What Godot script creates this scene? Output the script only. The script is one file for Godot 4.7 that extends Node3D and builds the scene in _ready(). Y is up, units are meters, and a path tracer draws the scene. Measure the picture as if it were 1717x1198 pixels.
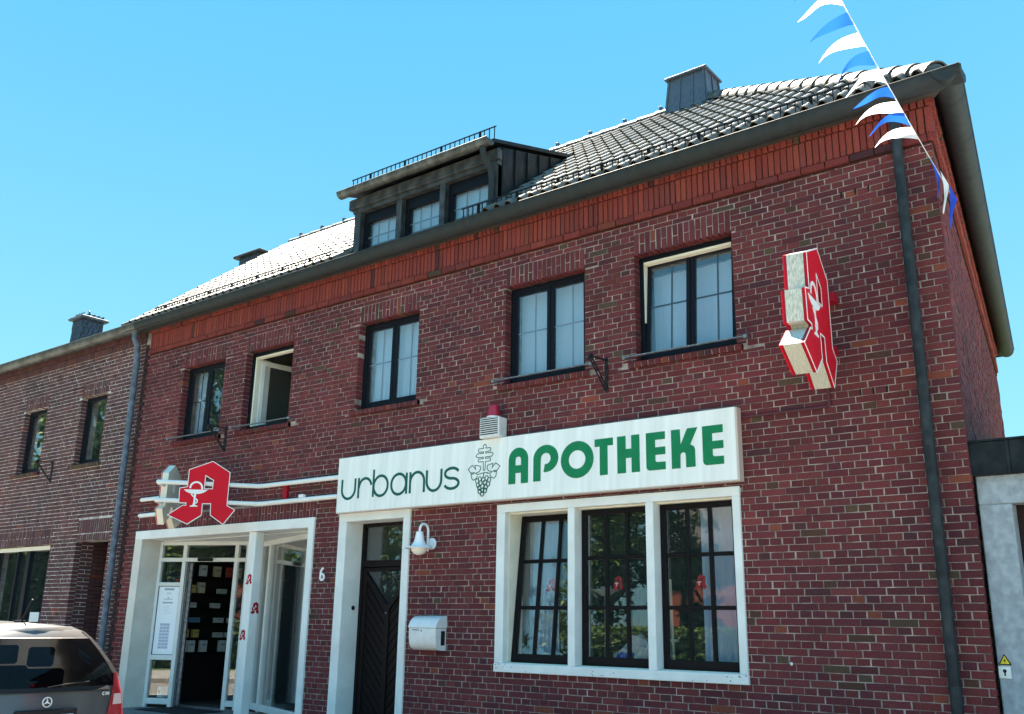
extends Node3D
# A brick pharmacy house on a village street, seen from the far side of the road.
# x runs along the facade to the right, y is up, z comes out of the facade towards the street; the facade face is z = 0.

const CY = 0.0703          # one brick course
const YE = 6.72            # eaves
const ZE = 0.30
const PITCH = 0.80         # rise of the roof per metre
const RZ = -3.40           # ridge
const RX0 = -16.10         # verge at the left end of the roof
const RX1 = -5.90          # right end of the ridge, where the hip starts
const CAM = Vector3(0.0, 1.5, 9.2)

var rng = RandomNumberGenerator.new()
var M = {}
var used = {}
var weather = FastNoiseLite.new()      # patches of soot and washed brick, metres across


class MB extends RefCounted:
	var v = PackedVector3Array()
	var n = PackedVector3Array()
	var c = PackedColorArray()
	var t = PackedVector2Array()
	var ix = PackedInt32Array()
	var col = Color(1, 1, 1)
	var xf = Transform3D.IDENTITY

	func q(a: Vector3, b: Vector3, d: Vector3, e: Vector3) -> void:
		# corners run counter-clockwise seen from outside
		var pa: Vector3 = xf * a
		var pb: Vector3 = xf * b
		var pd: Vector3 = xf * d
		var pe: Vector3 = xf * e
		var nn: Vector3 = (pd - pa).cross(pe - pb)
		nn = nn.normalized()
		var i: int = v.size()
		v.append(pa); v.append(pb); v.append(pd); v.append(pe)
		for k in 4:
			n.append(nn)
			c.append(col)
		t.append(Vector2(0, 1)); t.append(Vector2(1, 1)); t.append(Vector2(1, 0)); t.append(Vector2(0, 0))
		ix.append_array([i, i + 2, i + 1, i, i + 3, i + 2])

	func tri(a: Vector3, b: Vector3, d: Vector3) -> void:
		var pa: Vector3 = xf * a
		var pb: Vector3 = xf * b
		var pd: Vector3 = xf * d
		var nn: Vector3 = (pb - pa).cross(pd - pa).normalized()
		var i: int = v.size()
		v.append(pa); v.append(pb); v.append(pd)
		for k in 3:
			n.append(nn)
			c.append(col)
			t.append(Vector2.ZERO)
		ix.append_array([i, i + 2, i + 1])

	func qo(a, b, d, e, out: Vector3) -> void:
		if (b - a).cross(d - a).dot(out) + (d - a).cross(e - a).dot(out) < 0.0:
			q(a, e, d, b)
		else:
			q(a, b, d, e)

	func to(a, b, d, out: Vector3) -> void:
		if (b - a).cross(d - a).dot(out) < 0.0:
			tri(a, d, b)
		else:
			tri(a, b, d)

	func box(lo: Vector3, hi: Vector3) -> void:
		var p = []
		for k in 8:
			p.append(Vector3(hi.x if k & 1 else lo.x, hi.y if k & 2 else lo.y, hi.z if k & 4 else lo.z))
		q(p[4], p[5], p[7], p[6]); q(p[1], p[0], p[2], p[3])
		q(p[5], p[1], p[3], p[7]); q(p[0], p[4], p[6], p[2])
		q(p[6], p[7], p[3], p[2]); q(p[0], p[1], p[5], p[4])

	func rbox(lo: Vector3, hi: Vector3, b: float) -> void:
		# a box with chamfered edges
		var m: Vector3 = (lo + hi) * 0.5
		var h: Vector3 = (hi - lo) * 0.5
		b = min(b, 0.45 * min(h.x, min(h.y, h.z)))
		var pt = func(s: Array, ax: int) -> Vector3:
			var r = Vector3.ZERO
			for k in 3:
				r[k] = m[k] + s[k] * (h[k] if k == ax else h[k] - b)
			return r
		for ax in 3:
			var u = (ax + 1) % 3
			var w = (ax + 2) % 3
			for sg in [-1.0, 1.0]:
				var p = []
				for k in [[-1.0, -1.0], [1.0, -1.0], [1.0, 1.0], [-1.0, 1.0]]:
					var s = [0.0, 0.0, 0.0]
					s[ax] = sg; s[u] = k[0]; s[w] = k[1]
					p.append(pt.call(s, ax))
				var o = Vector3.ZERO
				o[ax] = sg
				qo(p[0], p[1], p[2], p[3], o)
			for s1 in [-1.0, 1.0]:
				for s2 in [-1.0, 1.0]:
					var sa = [0.0, 0.0, 0.0]
					sa[u] = s1; sa[w] = s2; sa[ax] = -1.0
					var sb = sa.duplicate()
					sb[ax] = 1.0
					var o = Vector3.ZERO
					o[u] = s1; o[w] = s2
					qo(pt.call(sa, u), pt.call(sb, u), pt.call(sb, w), pt.call(sa, w), o)
		for k in 8:
			var s = [1.0 if k & 1 else -1.0, 1.0 if k & 2 else -1.0, 1.0 if k & 4 else -1.0]
			to(pt.call(s, 0), pt.call(s, 1), pt.call(s, 2), Vector3(s[0], s[1], s[2]))

	func bar(a: Vector3, b: Vector3, w: float, h: float, up = Vector3.UP) -> void:
		# a straight bar of rectangular section
		var d: Vector3 = (b - a).normalized()
		var s: Vector3 = d.cross(up).normalized() * w * 0.5
		var g: Vector3 = s.cross(d).normalized() * h * 0.5
		var p = [a - s - g, a + s - g, a + s + g, a - s + g, b - s - g, b + s - g, b + s + g, b - s + g]
		for k in 4:
			var l = (k + 1) % 4
			qo(p[k], p[l], p[l + 4], p[k + 4], (p[k] + p[l]) * 0.5 - a)
		qo(p[0], p[1], p[2], p[3], -d)
		qo(p[4], p[5], p[6], p[7], d)

	func smooth_quad(p: Array, m: Array) -> void:
		var i: int = v.size()
		for k in 4:
			v.append(xf * p[k])
			n.append((xf.basis * m[k]).normalized())
			c.append(col)
			t.append(Vector2.ZERO)
		var g: Vector3 = (p[1] - p[0]).cross(p[2] - p[0]) + (p[2] - p[0]).cross(p[3] - p[0])
		if g.dot(m[0] + m[1] + m[2] + m[3]) > 0.0:
			ix.append_array([i, i + 2, i + 1, i, i + 3, i + 2])
		else:
			ix.append_array([i, i + 1, i + 2, i, i + 2, i + 3])

	func tube(pts: Array, r, sides = 10, caps = true) -> void:
		var rings = []
		var norms = []
		var up = Vector3.UP
		for k in pts.size():
			var d: Vector3 = (pts[min(k + 1, pts.size() - 1)] - pts[max(k - 1, 0)]).normalized()
			if absf(d.dot(up)) > 0.95:
				up = Vector3.RIGHT if absf(d.x) < 0.9 else Vector3.BACK
			var s: Vector3 = d.cross(up).normalized()
			var g: Vector3 = s.cross(d).normalized()
			up = g
			var ring = []
			var nn = []
			var rr: float = r[k] if r is Array else r
			for j in sides:
				var a = TAU * j / sides
				var o: Vector3 = s * cos(a) + g * sin(a)
				ring.append(pts[k] + o * rr)
				nn.append(o)
			rings.append(ring)
			norms.append(nn)
		for k in pts.size() - 1:
			for j in sides:
				var l = (j + 1) % sides
				smooth_quad([rings[k][j], rings[k][l], rings[k + 1][l], rings[k + 1][j]], [norms[k][j], norms[k][l], norms[k + 1][l], norms[k + 1][j]])
		if caps:
			for e in [0, pts.size() - 1]:
				var o: Vector3 = pts[0] - pts[1] if e == 0 else pts[e] - pts[e - 1]
				for j in sides:
					to(pts[e], rings[e][j], rings[e][(j + 1) % sides], o)

	func lathe(prof: Array, at: Vector3, sides = 20, ax = Vector3.UP) -> void:
		# prof: Vector2(radius, height) along the axis
		var g: Vector3 = ax.normalized()
		var s: Vector3 = g.cross(Vector3.RIGHT if absf(g.x) < 0.9 else Vector3.UP).normalized()
		var w: Vector3 = g.cross(s)
		for k in prof.size() - 1:
			var p: Vector2 = prof[k]
			var r: Vector2 = prof[k + 1]
			var pn = Vector2(r.y - p.y, p.x - r.x).normalized()
			for j in sides:
				var a = TAU * j / sides
				var b = TAU * (j + 1) / sides
				var oa: Vector3 = s * cos(a) + w * sin(a)
				var ob: Vector3 = s * cos(b) + w * sin(b)
				var na: Vector3 = oa * pn.x + g * pn.y
				var nb: Vector3 = ob * pn.x + g * pn.y
				smooth_quad([at + oa * p.x + g * p.y, at + ob * p.x + g * p.y, at + ob * r.x + g * r.y, at + oa * r.x + g * r.y], [na, nb, nb, na])

	func prism(poly: PackedVector2Array, d0: float, d1: float) -> void:
		# a flat outline in x and y, from z = d0 to z = d1
		var p = poly.duplicate()
		if Geometry2D.is_polygon_clockwise(p):
			p.reverse()
		var tr = Geometry2D.triangulate_polygon(p)
		for k in range(0, tr.size(), 3):
			var a = p[tr[k]]
			var b = p[tr[k + 1]]
			var d = p[tr[k + 2]]
			to(Vector3(a.x, a.y, d1), Vector3(b.x, b.y, d1), Vector3(d.x, d.y, d1), Vector3(0, 0, 1))
			to(Vector3(a.x, a.y, d0), Vector3(b.x, b.y, d0), Vector3(d.x, d.y, d0), Vector3(0, 0, -1))
		for k in p.size():
			var a = p[k]
			var b = p[(k + 1) % p.size()]
			q(Vector3(a.x, a.y, d0), Vector3(b.x, b.y, d0), Vector3(b.x, b.y, d1), Vector3(a.x, a.y, d1))

	func ribbon(pts: Array, w: float, d0: float, d1: float, closed = false) -> void:
		# a painted or applied stroke along a line in x and y
		var m = pts.size()
		var l = []
		var r = []
		for k in m:
			var a: Vector2 = pts[(k - 1 + m) % m] if (closed or k > 0) else pts[k]
			var b: Vector2 = pts[(k + 1) % m] if (closed or k < m - 1) else pts[k]
			var e1: Vector2 = (pts[k] - a).normalized()
			var e2: Vector2 = (b - pts[k]).normalized()
			if e1 == Vector2.ZERO:
				e1 = e2
			if e2 == Vector2.ZERO:
				e2 = e1
			var nn: Vector2 = (e1.orthogonal() + e2.orthogonal()).normalized()
			var f: float = 0.5 * w / max(0.35, nn.dot(e1.orthogonal()))
			l.append(pts[k] + nn * f)
			r.append(pts[k] - nn * f)
		for k in (m if closed else m - 1):
			var j = (k + 1) % m
			var A = Vector3(l[k].x, l[k].y, d1)
			var B = Vector3(r[k].x, r[k].y, d1)
			var C = Vector3(r[j].x, r[j].y, d1)
			var D = Vector3(l[j].x, l[j].y, d1)
			var dz = Vector3(0, 0, d0 - d1)
			qo(A, B, C, D, Vector3(0, 0, 1))
			qo(A, D, D + dz, A + dz, A - B)
			qo(B, C, C + dz, B + dz, B - A)

	func grid(p: Array, flip = false) -> void:
		# a smooth sheet through rows of points
		var rows = p.size()
		var cols = p[0].size()
		var nn = []
		for i in rows:
			var rr = []
			for j in cols:
				var du: Vector3 = p[i][min(j + 1, cols - 1)] - p[i][max(j - 1, 0)]
				var dv: Vector3 = p[min(i + 1, rows - 1)][j] - p[max(i - 1, 0)][j]
				var m = du.cross(dv).normalized()
				rr.append(-m if flip else m)
			nn.append(rr)
		for i in rows - 1:
			for j in cols - 1:
				smooth_quad([p[i][j], p[i][j + 1], p[i + 1][j + 1], p[i + 1][j]], [nn[i][j], nn[i][j + 1], nn[i + 1][j + 1], nn[i + 1][j]])

	func brick(o: Vector3, u: Vector3, w: Vector3, m: Vector3, u0: float, u1: float, v0: float, v1: float, f: float, dep: float, jit: PackedFloat32Array) -> void:
		# one brick: worn chamfered face, sides that go back into the wall
		var ch = 0.0045
		var fr = []
		var md = []
		var bk = []
		var us = [u0, u1, u1, u0]
		var vs = [v0, v0, v1, v1]
		var su = [1.0, -1.0, -1.0, 1.0]
		var sv = [1.0, 1.0, -1.0, -1.0]
		for k in 4:
			var a: float = us[k] + jit[k * 2]
			var b: float = vs[k] + jit[k * 2 + 1]
			var base: Vector3 = o + u * a + w * b
			fr.append(base + u * su[k] * ch + w * sv[k] * ch + m * (f + jit[8 + k]))
			md.append(base + m * (f - ch))
			bk.append(base + m * (f - dep))
		q(fr[0], fr[1], fr[2], fr[3])
		for k in 4:
			var l = (k + 1) % 4
			q(md[k], md[l], fr[l], fr[k])
			q(bk[k], bk[l], md[l], md[k])

	func mesh() -> ArrayMesh:
		var a = []
		a.resize(Mesh.ARRAY_MAX)
		a[Mesh.ARRAY_VERTEX] = v
		a[Mesh.ARRAY_NORMAL] = n
		a[Mesh.ARRAY_COLOR] = c
		a[Mesh.ARRAY_TEX_UV] = t
		a[Mesh.ARRAY_INDEX] = ix
		var r = ArrayMesh.new()
		r.add_surface_from_arrays(Mesh.PRIMITIVE_TRIANGLES, a)
		return r


# ------------------------------------------------------------------ names and parts

func numbered(parent: Node, called: String) -> String:
	var key = str(parent.get_instance_id()) + called
	var k = used.get(key, 0)
	used[key] = k + 1
	return called if k == 0 else "%s_%03d" % [called, k]


func node(called: String, parent: Node) -> Node3D:
	var o = Node3D.new()
	o.name = numbered(parent, called)
	parent.add_child(o, true)
	return o


func thing(called: String, label: String, category: String, group = "") -> Node3D:
	var o = node(called, self)
	o.set_meta("label", label)
	o.set_meta("category", category)
	if group != "":
		o.set_meta("group", group)
	return o


func part(mb: MB, called: String, mat: Material, parent: Node, kind = "") -> MeshInstance3D:
	var o = MeshInstance3D.new()
	o.name = numbered(parent, called)
	o.mesh = mb.mesh()
	o.material_override = mat
	parent.add_child(o, true)
	if kind != "":
		o.set_meta("kind", kind)
	return o


func boxp(lo: Vector3, hi: Vector3, called: String, mat: Material, parent: Node, bevel = 0.004) -> MeshInstance3D:
	var mb = MB.new()
	if bevel > 0.0:
		mb.rbox(lo, hi, bevel)
	else:
		mb.box(lo, hi)
	return part(mb, called, mat, parent)


func tubep(pts: Array, r, called: String, mat: Material, parent: Node, sides = 12) -> MeshInstance3D:
	var mb = MB.new()
	mb.tube(pts, r, sides)
	return part(mb, called, mat, parent)


# ------------------------------------------------------------------ materials

func noise_image(seed_: int, freq: float, octaves: int, lo: float, hi: float, power = 1.0, size = 512) -> Image:
	var f = FastNoiseLite.new()
	f.seed = seed_
	f.frequency = freq
	f.fractal_octaves = octaves
	f.noise_type = FastNoiseLite.TYPE_SIMPLEX_SMOOTH
	var im = f.get_seamless_image(size, size)
	im.convert(Image.FORMAT_L8)
	var d = im.get_data()
	for k in d.size():
		d[k] = int(255.0 * (lo + (hi - lo) * pow(d[k] / 255.0, power)))
	return Image.create_from_data(size, size, false, Image.FORMAT_L8, d)


func texture(im: Image) -> ImageTexture:
	return ImageTexture.create_from_image(im)


func bumps(im: Image, strength: float) -> ImageTexture:
	var b: Image = im.duplicate()
	b.convert(Image.FORMAT_RGBA8)
	b.bump_map_to_normal_map(strength)
	return ImageTexture.create_from_image(b)


func mk(lin: Color, rough = 0.7, metal = 0.0, tex: Texture2D = null, scale = 1.0, nrm: Texture2D = null, ns = 0.5) -> StandardMaterial3D:
	var m = StandardMaterial3D.new()
	m.albedo_color = lin.linear_to_srgb()
	m.roughness = rough
	m.metallic = metal
	m.vertex_color_use_as_albedo = true
	m.metallic_specular = 0.5 if rough < 0.4 else 0.24
	if tex:
		m.albedo_texture = tex
	if nrm:
		m.normal_enabled = true
		m.normal_texture = nrm
		m.normal_scale = ns
	if tex or nrm:
		m.uv1_triplanar = true
		m.uv1_world_triplanar = true
		m.uv1_scale = Vector3.ONE * scale
	return m


func glass_mat(alpha: float, tint: Color) -> StandardMaterial3D:
	var m = StandardMaterial3D.new()
	m.transparency = BaseMaterial3D.TRANSPARENCY_ALPHA
	m.albedo_color = Color(tint.r, tint.g, tint.b, alpha)
	m.roughness = 0.0
	m.cull_mode = BaseMaterial3D.CULL_DISABLED
	return m


func materials() -> void:
	var fine = noise_image(11, 0.05, 4, 0.62, 1.0)
	var rough = noise_image(12, 0.022, 5, 0.0, 1.0)
	var blotch = noise_image(13, 0.008, 4, 0.55, 1.0)
	var soft = noise_image(14, 0.006, 3, 0.93, 1.0)
	var mild = noise_image(17, 0.012, 5, 0.80, 1.0)
	var streak = noise_image(15, 0.03, 4, 0.55, 1.0, 0.6)
	var t_fine = texture(fine)
	var t_blotch = texture(blotch)
	var t_soft = texture(soft)
	var t_streak = texture(streak)
	var t_mild = texture(mild)
	var n_rough = bumps(rough, 6.0)
	var n_fine = bumps(noise_image(16, 0.08, 3, 0.0, 1.0), 3.0)
	M.brick = mk(Color(1, 1, 1), 0.78, 0.0, t_fine, 2.6, n_rough, 0.9)
	M.brick.uv1_scale = Vector3(1.7, 3.8, 1.7)
	M.mortar = mk(Color(0.54, 0.455, 0.42), 0.95, 0.0, t_blotch, 0.9, n_fine, 0.8)
	M.mortar_pale = mk(Color(0.80, 0.74, 0.72), 0.95, 0.0, t_blotch, 0.9, n_fine, 0.8)
	M.mortar_red = mk(Color(0.060, 0.032, 0.028), 0.95, 0.0, t_blotch, 0.9, n_fine, 0.8)
	M.white = mk(Color(0.78, 0.79, 0.78), 0.55, 0.0, t_soft, 0.7, n_fine, 0.12)
	M.plaster = mk(Color(0.68, 0.645, 0.59), 0.85, 0.0, t_soft, 0.8, n_fine, 0.5)
	M.sign_white = mk(Color(0.85, 0.86, 0.845), 0.32, 0.0, t_soft, 0.35)
	M.sign_white.uv1_scale = Vector3(2.6, 0.22, 2.6)
	M.cream = mk(Color(0.82, 0.78, 0.66), 0.45, 0.0, t_soft, 1.2)
	M.grime = mk(Color(0.74, 0.74, 0.66), 0.5, 0.0, t_streak, 2.2)
	M.grime.uv1_scale = Vector3(4.0, 0.9, 4.0)
	M.green = mk(Color(0.012, 0.20, 0.085), 0.5, 0.0, t_soft, 2.0)
	M.pine = mk(Color(0.012, 0.11, 0.085), 0.5, 0.0, t_soft, 2.0)
	M.red = mk(Color(0.66, 0.010, 0.028), 0.42, 0.0, t_soft, 0.8)
	M.red_dull = mk(Color(0.36, 0.010, 0.025), 0.45, 0.0, t_soft, 0.8)
	M.white_trim = mk(Color(0.80, 0.78, 0.78), 0.45)
	M.frame_dark = mk(Color(0.0075, 0.0085, 0.014), 0.45, 0.0, t_soft, 3.0)
	M.frame_black = mk(Color(0.008, 0.0065, 0.008), 0.5, 0.0, t_soft, 3.0)
	M.muntin_blue = mk(Color(0.13, 0.17, 0.24), 0.5)
	M.door_wood = mk(Color(0.016, 0.010, 0.011), 0.5, 0.0, t_fine, 1.5, n_fine, 0.25)
	M.door_wood.uv1_scale = Vector3(6.0, 0.8, 6.0)
	M.brown_board = mk(Color(0.05, 0.028, 0.026), 0.6, 0.0, t_fine, 2.0, n_fine, 0.3)
	M.zinc = mk(Color(0.040, 0.048, 0.053), 0.6, 0.1, t_mild, 1.1, n_fine, 0.15)
	M.zinc_pale = mk(Color(0.17, 0.18, 0.18), 0.45, 0.35, t_blotch, 1.1, n_fine, 0.15)
	M.pipe_blue = mk(Color(0.20, 0.24, 0.31), 0.5, 0.1, t_blotch, 1.1)
	M.pipe_dark = mk(Color(0.050, 0.060, 0.068), 0.5, 0.2, t_blotch, 1.1)
	M.sheet_dark = mk(Color(0.030, 0.036, 0.042), 0.45, 0.3, t_blotch, 0.9, n_fine, 0.12)
	M.sheet_grey = mk(Color(0.105, 0.113, 0.125), 0.45, 0.2, t_blotch, 0.9, n_fine, 0.12)
	M.lead = mk(Color(0.17, 0.20, 0.27), 0.55, 0.25, t_streak, 1.6)
	M.lead.uv1_scale = Vector3(7.0, 0.45, 7.0)
	M.slate = mk(Color(0.10, 0.125, 0.17), 0.45, 0.05, t_blotch, 2.5, n_fine, 0.4)
	M.tile = mk(Color(1, 1, 1), 0.5, 0.0, t_blotch, 1.4, n_fine, 0.5)
	M.deck = mk(Color(0.05, 0.045, 0.04), 0.9)
	M.iron = mk(Color(0.045, 0.047, 0.055), 0.55, 0.4, t_blotch, 3.0)
	M.steel = mk(Color(0.36, 0.37, 0.40), 0.45, 0.6, t_blotch, 3.0)
	M.concrete = mk(Color(0.40, 0.45, 0.50), 0.9, 0.0, t_mild, 1.4, n_fine, 0.7)
	M.paving = mk(Color(1, 1, 1), 0.9, 0.0, t_fine, 0.9, n_fine, 0.6)
	M.paled_road = mk(Color(0.30, 0.285, 0.26), 0.92, 0.0, t_fine, 0.8, n_fine, 0.9)  # unseen road, lightened well past asphalt to bounce sun onto the facade
	M.kerb = mk(Color(0.40, 0.385, 0.36), 0.9, 0.0, t_fine, 1.0, n_fine, 0.6)
	M.grass = mk(Color(0.07, 0.11, 0.03), 0.95, 0.0, t_fine, 0.6, n_rough, 1.0)
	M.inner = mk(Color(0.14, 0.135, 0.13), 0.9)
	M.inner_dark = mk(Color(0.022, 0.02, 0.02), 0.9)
	M.floor_inner = mk(Color(0.05, 0.045, 0.045), 0.5)
	M.curtain = mk(Color(0.40, 0.53, 0.70), 0.9)  # blue of the sky mirrored in the panes is painted into the cloth
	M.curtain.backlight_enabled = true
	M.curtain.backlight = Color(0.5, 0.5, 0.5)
	M.cloth_white = mk(Color(0.82, 0.82, 0.84), 0.85)
	M.cloth_white.backlight_enabled = true
	M.cloth_white.backlight = Color(0.9, 0.9, 0.9)
	M.cloth_blue = mk(Color(0.015, 0.10, 0.50), 0.7)
	M.cloth_blue.backlight_enabled = true
	M.cloth_blue.backlight = Color(0.8, 0.8, 0.8)
	M.cloth_navy = mk(Color(0.02, 0.06, 0.42), 0.8)
	M.pane = glass_mat(0.02, Color(0.5, 0.56, 0.58))
	M.pane_shop = glass_mat(0.03, Color(0.4, 0.46, 0.45))
	M.pane_car = glass_mat(0.80, Color(0.012, 0.018, 0.026))
	M.pane_car.metallic_specular = 0.26
	M.paint = mk(Color(0.068, 0.066, 0.068), 0.4, 0.2)
	M.paint.clearcoat_enabled = true
	M.paint.clearcoat = 1.0
	M.paint.clearcoat_roughness = 0.16
	M.rubber = mk(Color(0.015, 0.015, 0.016), 0.8)
	M.plastic = mk(Color(0.012, 0.012, 0.014), 0.5)
	M.chrome = mk(Color(0.75, 0.76, 0.78), 0.12, 1.0)
	M.lamp_red = mk(Color(0.30, 0.005, 0.010), 0.12)
	M.lamp_red.clearcoat_enabled = true
	M.lamp_clear = mk(Color(0.55, 0.42, 0.40), 0.15)
	M.seat = mk(Color(0.035, 0.04, 0.05), 0.9)
	M.lamp_white = mk(Color(0.78, 0.78, 0.80), 0.3)
	M.globe = mk(Color(0.82, 0.80, 0.74), 0.2)
	M.box_white = mk(Color(0.72, 0.73, 0.74), 0.35, 0.0, t_soft, 2.0)
	M.beacon = mk(Color(0.34, 0.010, 0.035), 0.35)
	M.yellow = mk(Color(0.72, 0.56, 0.04), 0.5)
	M.black = mk(Color(0.012, 0.012, 0.013), 0.6)
	M.leaf = mk(Color(1, 1, 1), 0.55)
	M.leaf.backlight_enabled = true
	M.leaf.backlight = Color(0.5, 0.5, 0.5)
	M.leaf.cull_mode = BaseMaterial3D.CULL_DISABLED
	M.bark = mk(Color(0.09, 0.065, 0.05), 0.95, 0.0, t_fine, 2.0, n_rough, 1.0)
	M.plain = mk(Color(1, 1, 1), 0.55)
	M.house_red = mk(Color(0.33, 0.10, 0.06), 0.9, 0.0, t_fine, 0.8)
	M.house_roof = mk(Color(0.09, 0.085, 0.085), 0.7, 0.0, t_fine, 0.8)
	M.mat_rubber = mk(Color(0.03, 0.032, 0.036), 0.95, 0.0, t_fine, 2.0)


# ------------------------------------------------------------------ brickwork

const RED_MIX = [Color(0.196, 0.049, 0.057), Color(0.212, 0.053, 0.059), Color(0.175, 0.046, 0.055), Color(0.222, 0.057, 0.060), Color(0.158, 0.045, 0.057), Color(0.188, 0.048, 0.057), Color(0.205, 0.051, 0.057), Color(0.168, 0.048, 0.053)]
const FRIEZE_MIX = [Color(0.335, 0.070, 0.060), Color(0.355, 0.074, 0.061), Color(0.31, 0.066, 0.060), Color(0.375, 0.082, 0.063), Color(0.275, 0.068, 0.064), Color(0.33, 0.070, 0.060)]
const PURPLE_MIX = [Color(0.170, 0.078, 0.084), Color(0.150, 0.070, 0.080), Color(0.190, 0.088, 0.088), Color(0.135, 0.066, 0.074), Color(0.178, 0.080, 0.078), Color(0.160, 0.078, 0.088)]


func tone(mix: Array, odd: float) -> Color:
	var k: Color = mix[rng.randi() % mix.size()]
	var b = rng.randf_range(0.88, 1.13)
	k = Color(k.r * b, k.g * b, k.b * b)
	if rng.randf() < odd:      # the odd overburnt, sooty or sandy brick of the mix
		match rng.randi() % 4:
			0: k = Color(0.125, 0.062, 0.048)
			1: k = Color(0.30, 0.085, 0.058)
			2: k = Color(0.135, 0.085, 0.060)
			3: k = Color(0.115, 0.045, 0.055)
	return k


func lay(x0: float, x1: float, y0: float, y1: float, zones: Array, cy: float, length: float, mix: Array, odd: float, bed = 0.0075) -> Array:
	# cross bond: courses of headers and of stretchers, cut round the zones [x0, x1, y0, y1, reveal]
	var out = []
	var joint = 0.011
	var k0 = int(floor(y0 / cy))
	var k1 = int(ceil(y1 / cy))
	for k in range(k0, k1):
		var vb = max(k * cy, y0)
		var vt = min(k * cy + cy - bed, y1)
		if vt - vb < 0.02:
			continue
		var header = k % 2 != 0
		var step = length * 0.5 if header else length
		var shift = length * 0.25 if header else (length * 0.5 if (k / 2) % 2 != 0 else 0.0)
		var a = floor((x0 - shift) / step) * step + shift
		while a < x1:
			var wob = rng.randf_range(-0.004, 0.004)
			var pieces = [[max(a + wob, x0), min(a + step - joint + rng.randf_range(-0.004, 0.003), x1), vb, vt, 0.0]]
			for z in zones:
				var next = []
				for p in pieces:
					if p[1] <= z[0] or p[0] >= z[1] or p[3] <= z[2] or p[2] >= z[3]:
						if z[4] and p[3] > z[2] + 0.01 and p[2] < z[3] - 0.01:
							if absf(p[1] - z[0]) < 0.02:
								p[1] = z[0]
								p[4] = 0.115
							elif absf(p[0] - z[1]) < 0.02:
								p[0] = z[1]
								p[4] = 0.115
						next.append(p)
						continue
					var ov = min(p[3], z[3]) - max(p[2], z[2])
					if ov > 0.5 * (p[3] - p[2]):
						var dep = 0.115 if z[4] else 0.0
						if z[0] - p[0] > 0.01:
							next.append([p[0], z[0], p[2], p[3], max(p[4], dep)])
						if p[1] - z[1] > 0.01:
							next.append([z[1], p[1], p[2], p[3], max(p[4], dep)])
					elif p[2] < z[2]:
						if z[2] - p[2] > 0.02:
							next.append([p[0], p[1], p[2], z[2] - 0.005, p[4]])
					elif p[3] - z[3] > 0.02:
						next.append([p[0], p[1], z[3] + 0.005, p[3], p[4]])
				pieces = next
			for p in pieces:
				if p[1] - p[0] > 0.009:
					var soot = 1.0 + 0.34 * weather.get_noise_2d(p[0], p[2])
					var tn = tone(mix, odd)
					out.append([p[0], p[1], p[2], p[3], 0.0, max(0.013, p[4]), Color(tn.r * soot, tn.g * lerp(1.0, soot, 0.6), tn.b * lerp(1.0, soot, 0.4))])
			a += step
	return out


func soldiers(x0: float, x1: float, y0: float, y1: float, pitch: float, face: float, dep: float, mix: Array, split: bool, out: Array) -> void:
	var n = int(round((x1 - x0) / pitch))
	var p = (x1 - x0) / n
	for k in n:
		var a = x0 + k * p + 0.005 + rng.randf_range(-0.002, 0.002)
		var b = x0 + (k + 1) * p - 0.006 + rng.randf_range(-0.002, 0.002)
		if split and k % 2 == 1:
			var s = y0 + (y1 - y0) * (0.5 if k % 4 == 1 else 0.48)
			out.append([a, b, y0, s - 0.005, face, dep, tone(mix, 0.05)])
			out.append([a, b, s + 0.005, y1, face, dep, tone(mix, 0.05)])
		else:
			out.append([a, b, y0, y1, face, dep, tone(mix, 0.05)])


func set_bricks(list: Array, o: Vector3, u: Vector3, n: Vector3, parent: Node, called: String, mat: Material, most: int, wear = 1.0) -> void:
	# the bricks that show largest are parts of their own, the rest one mass
	var w = Vector3.UP
	for b in list:
		var at: Vector3 = o + u * ((b[0] + b[1]) * 0.5) + w * ((b[2] + b[3]) * 0.5)
		var to_cam: Vector3 = CAM - at
		var d = to_cam.length()
		b.append((b[1] - b[0]) * (b[3] - b[2]) * max(0.02, absf(n.dot(to_cam) / d)) / (d * d) if in_view(at) else 0.0)
	list.sort_custom(func(p, r): return p[7] > r[7])
	var rest = MB.new()
	for k in list.size():
		var b = list[k]
		var jit = PackedFloat32Array()
		for j in 12:
			jit.append(rng.randf_range(-0.0022, 0.0022) * wear)
		var f = b[4] + rng.randf_range(-0.002, 0.002) * wear
		var mb = rest
		if k < most:
			mb = MB.new()
		mb.col = b[6]
		mb.brick(o, u, w, n, b[0], b[1], b[2], b[3], f, b[5] + 0.002, jit)
		if k < most:
			part(mb, called, mat, parent)
	if list.size() > most:
		part(rest, called + "_rest", mat, parent, "stuff")


var view_inv = Transform3D.IDENTITY
func in_view(p: Vector3) -> bool:
	var l: Vector3 = view_inv * p
	return l.z < -0.1 and absf(l.x / -l.z) < 0.545 and absf(l.y / -l.z) < 0.38


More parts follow.
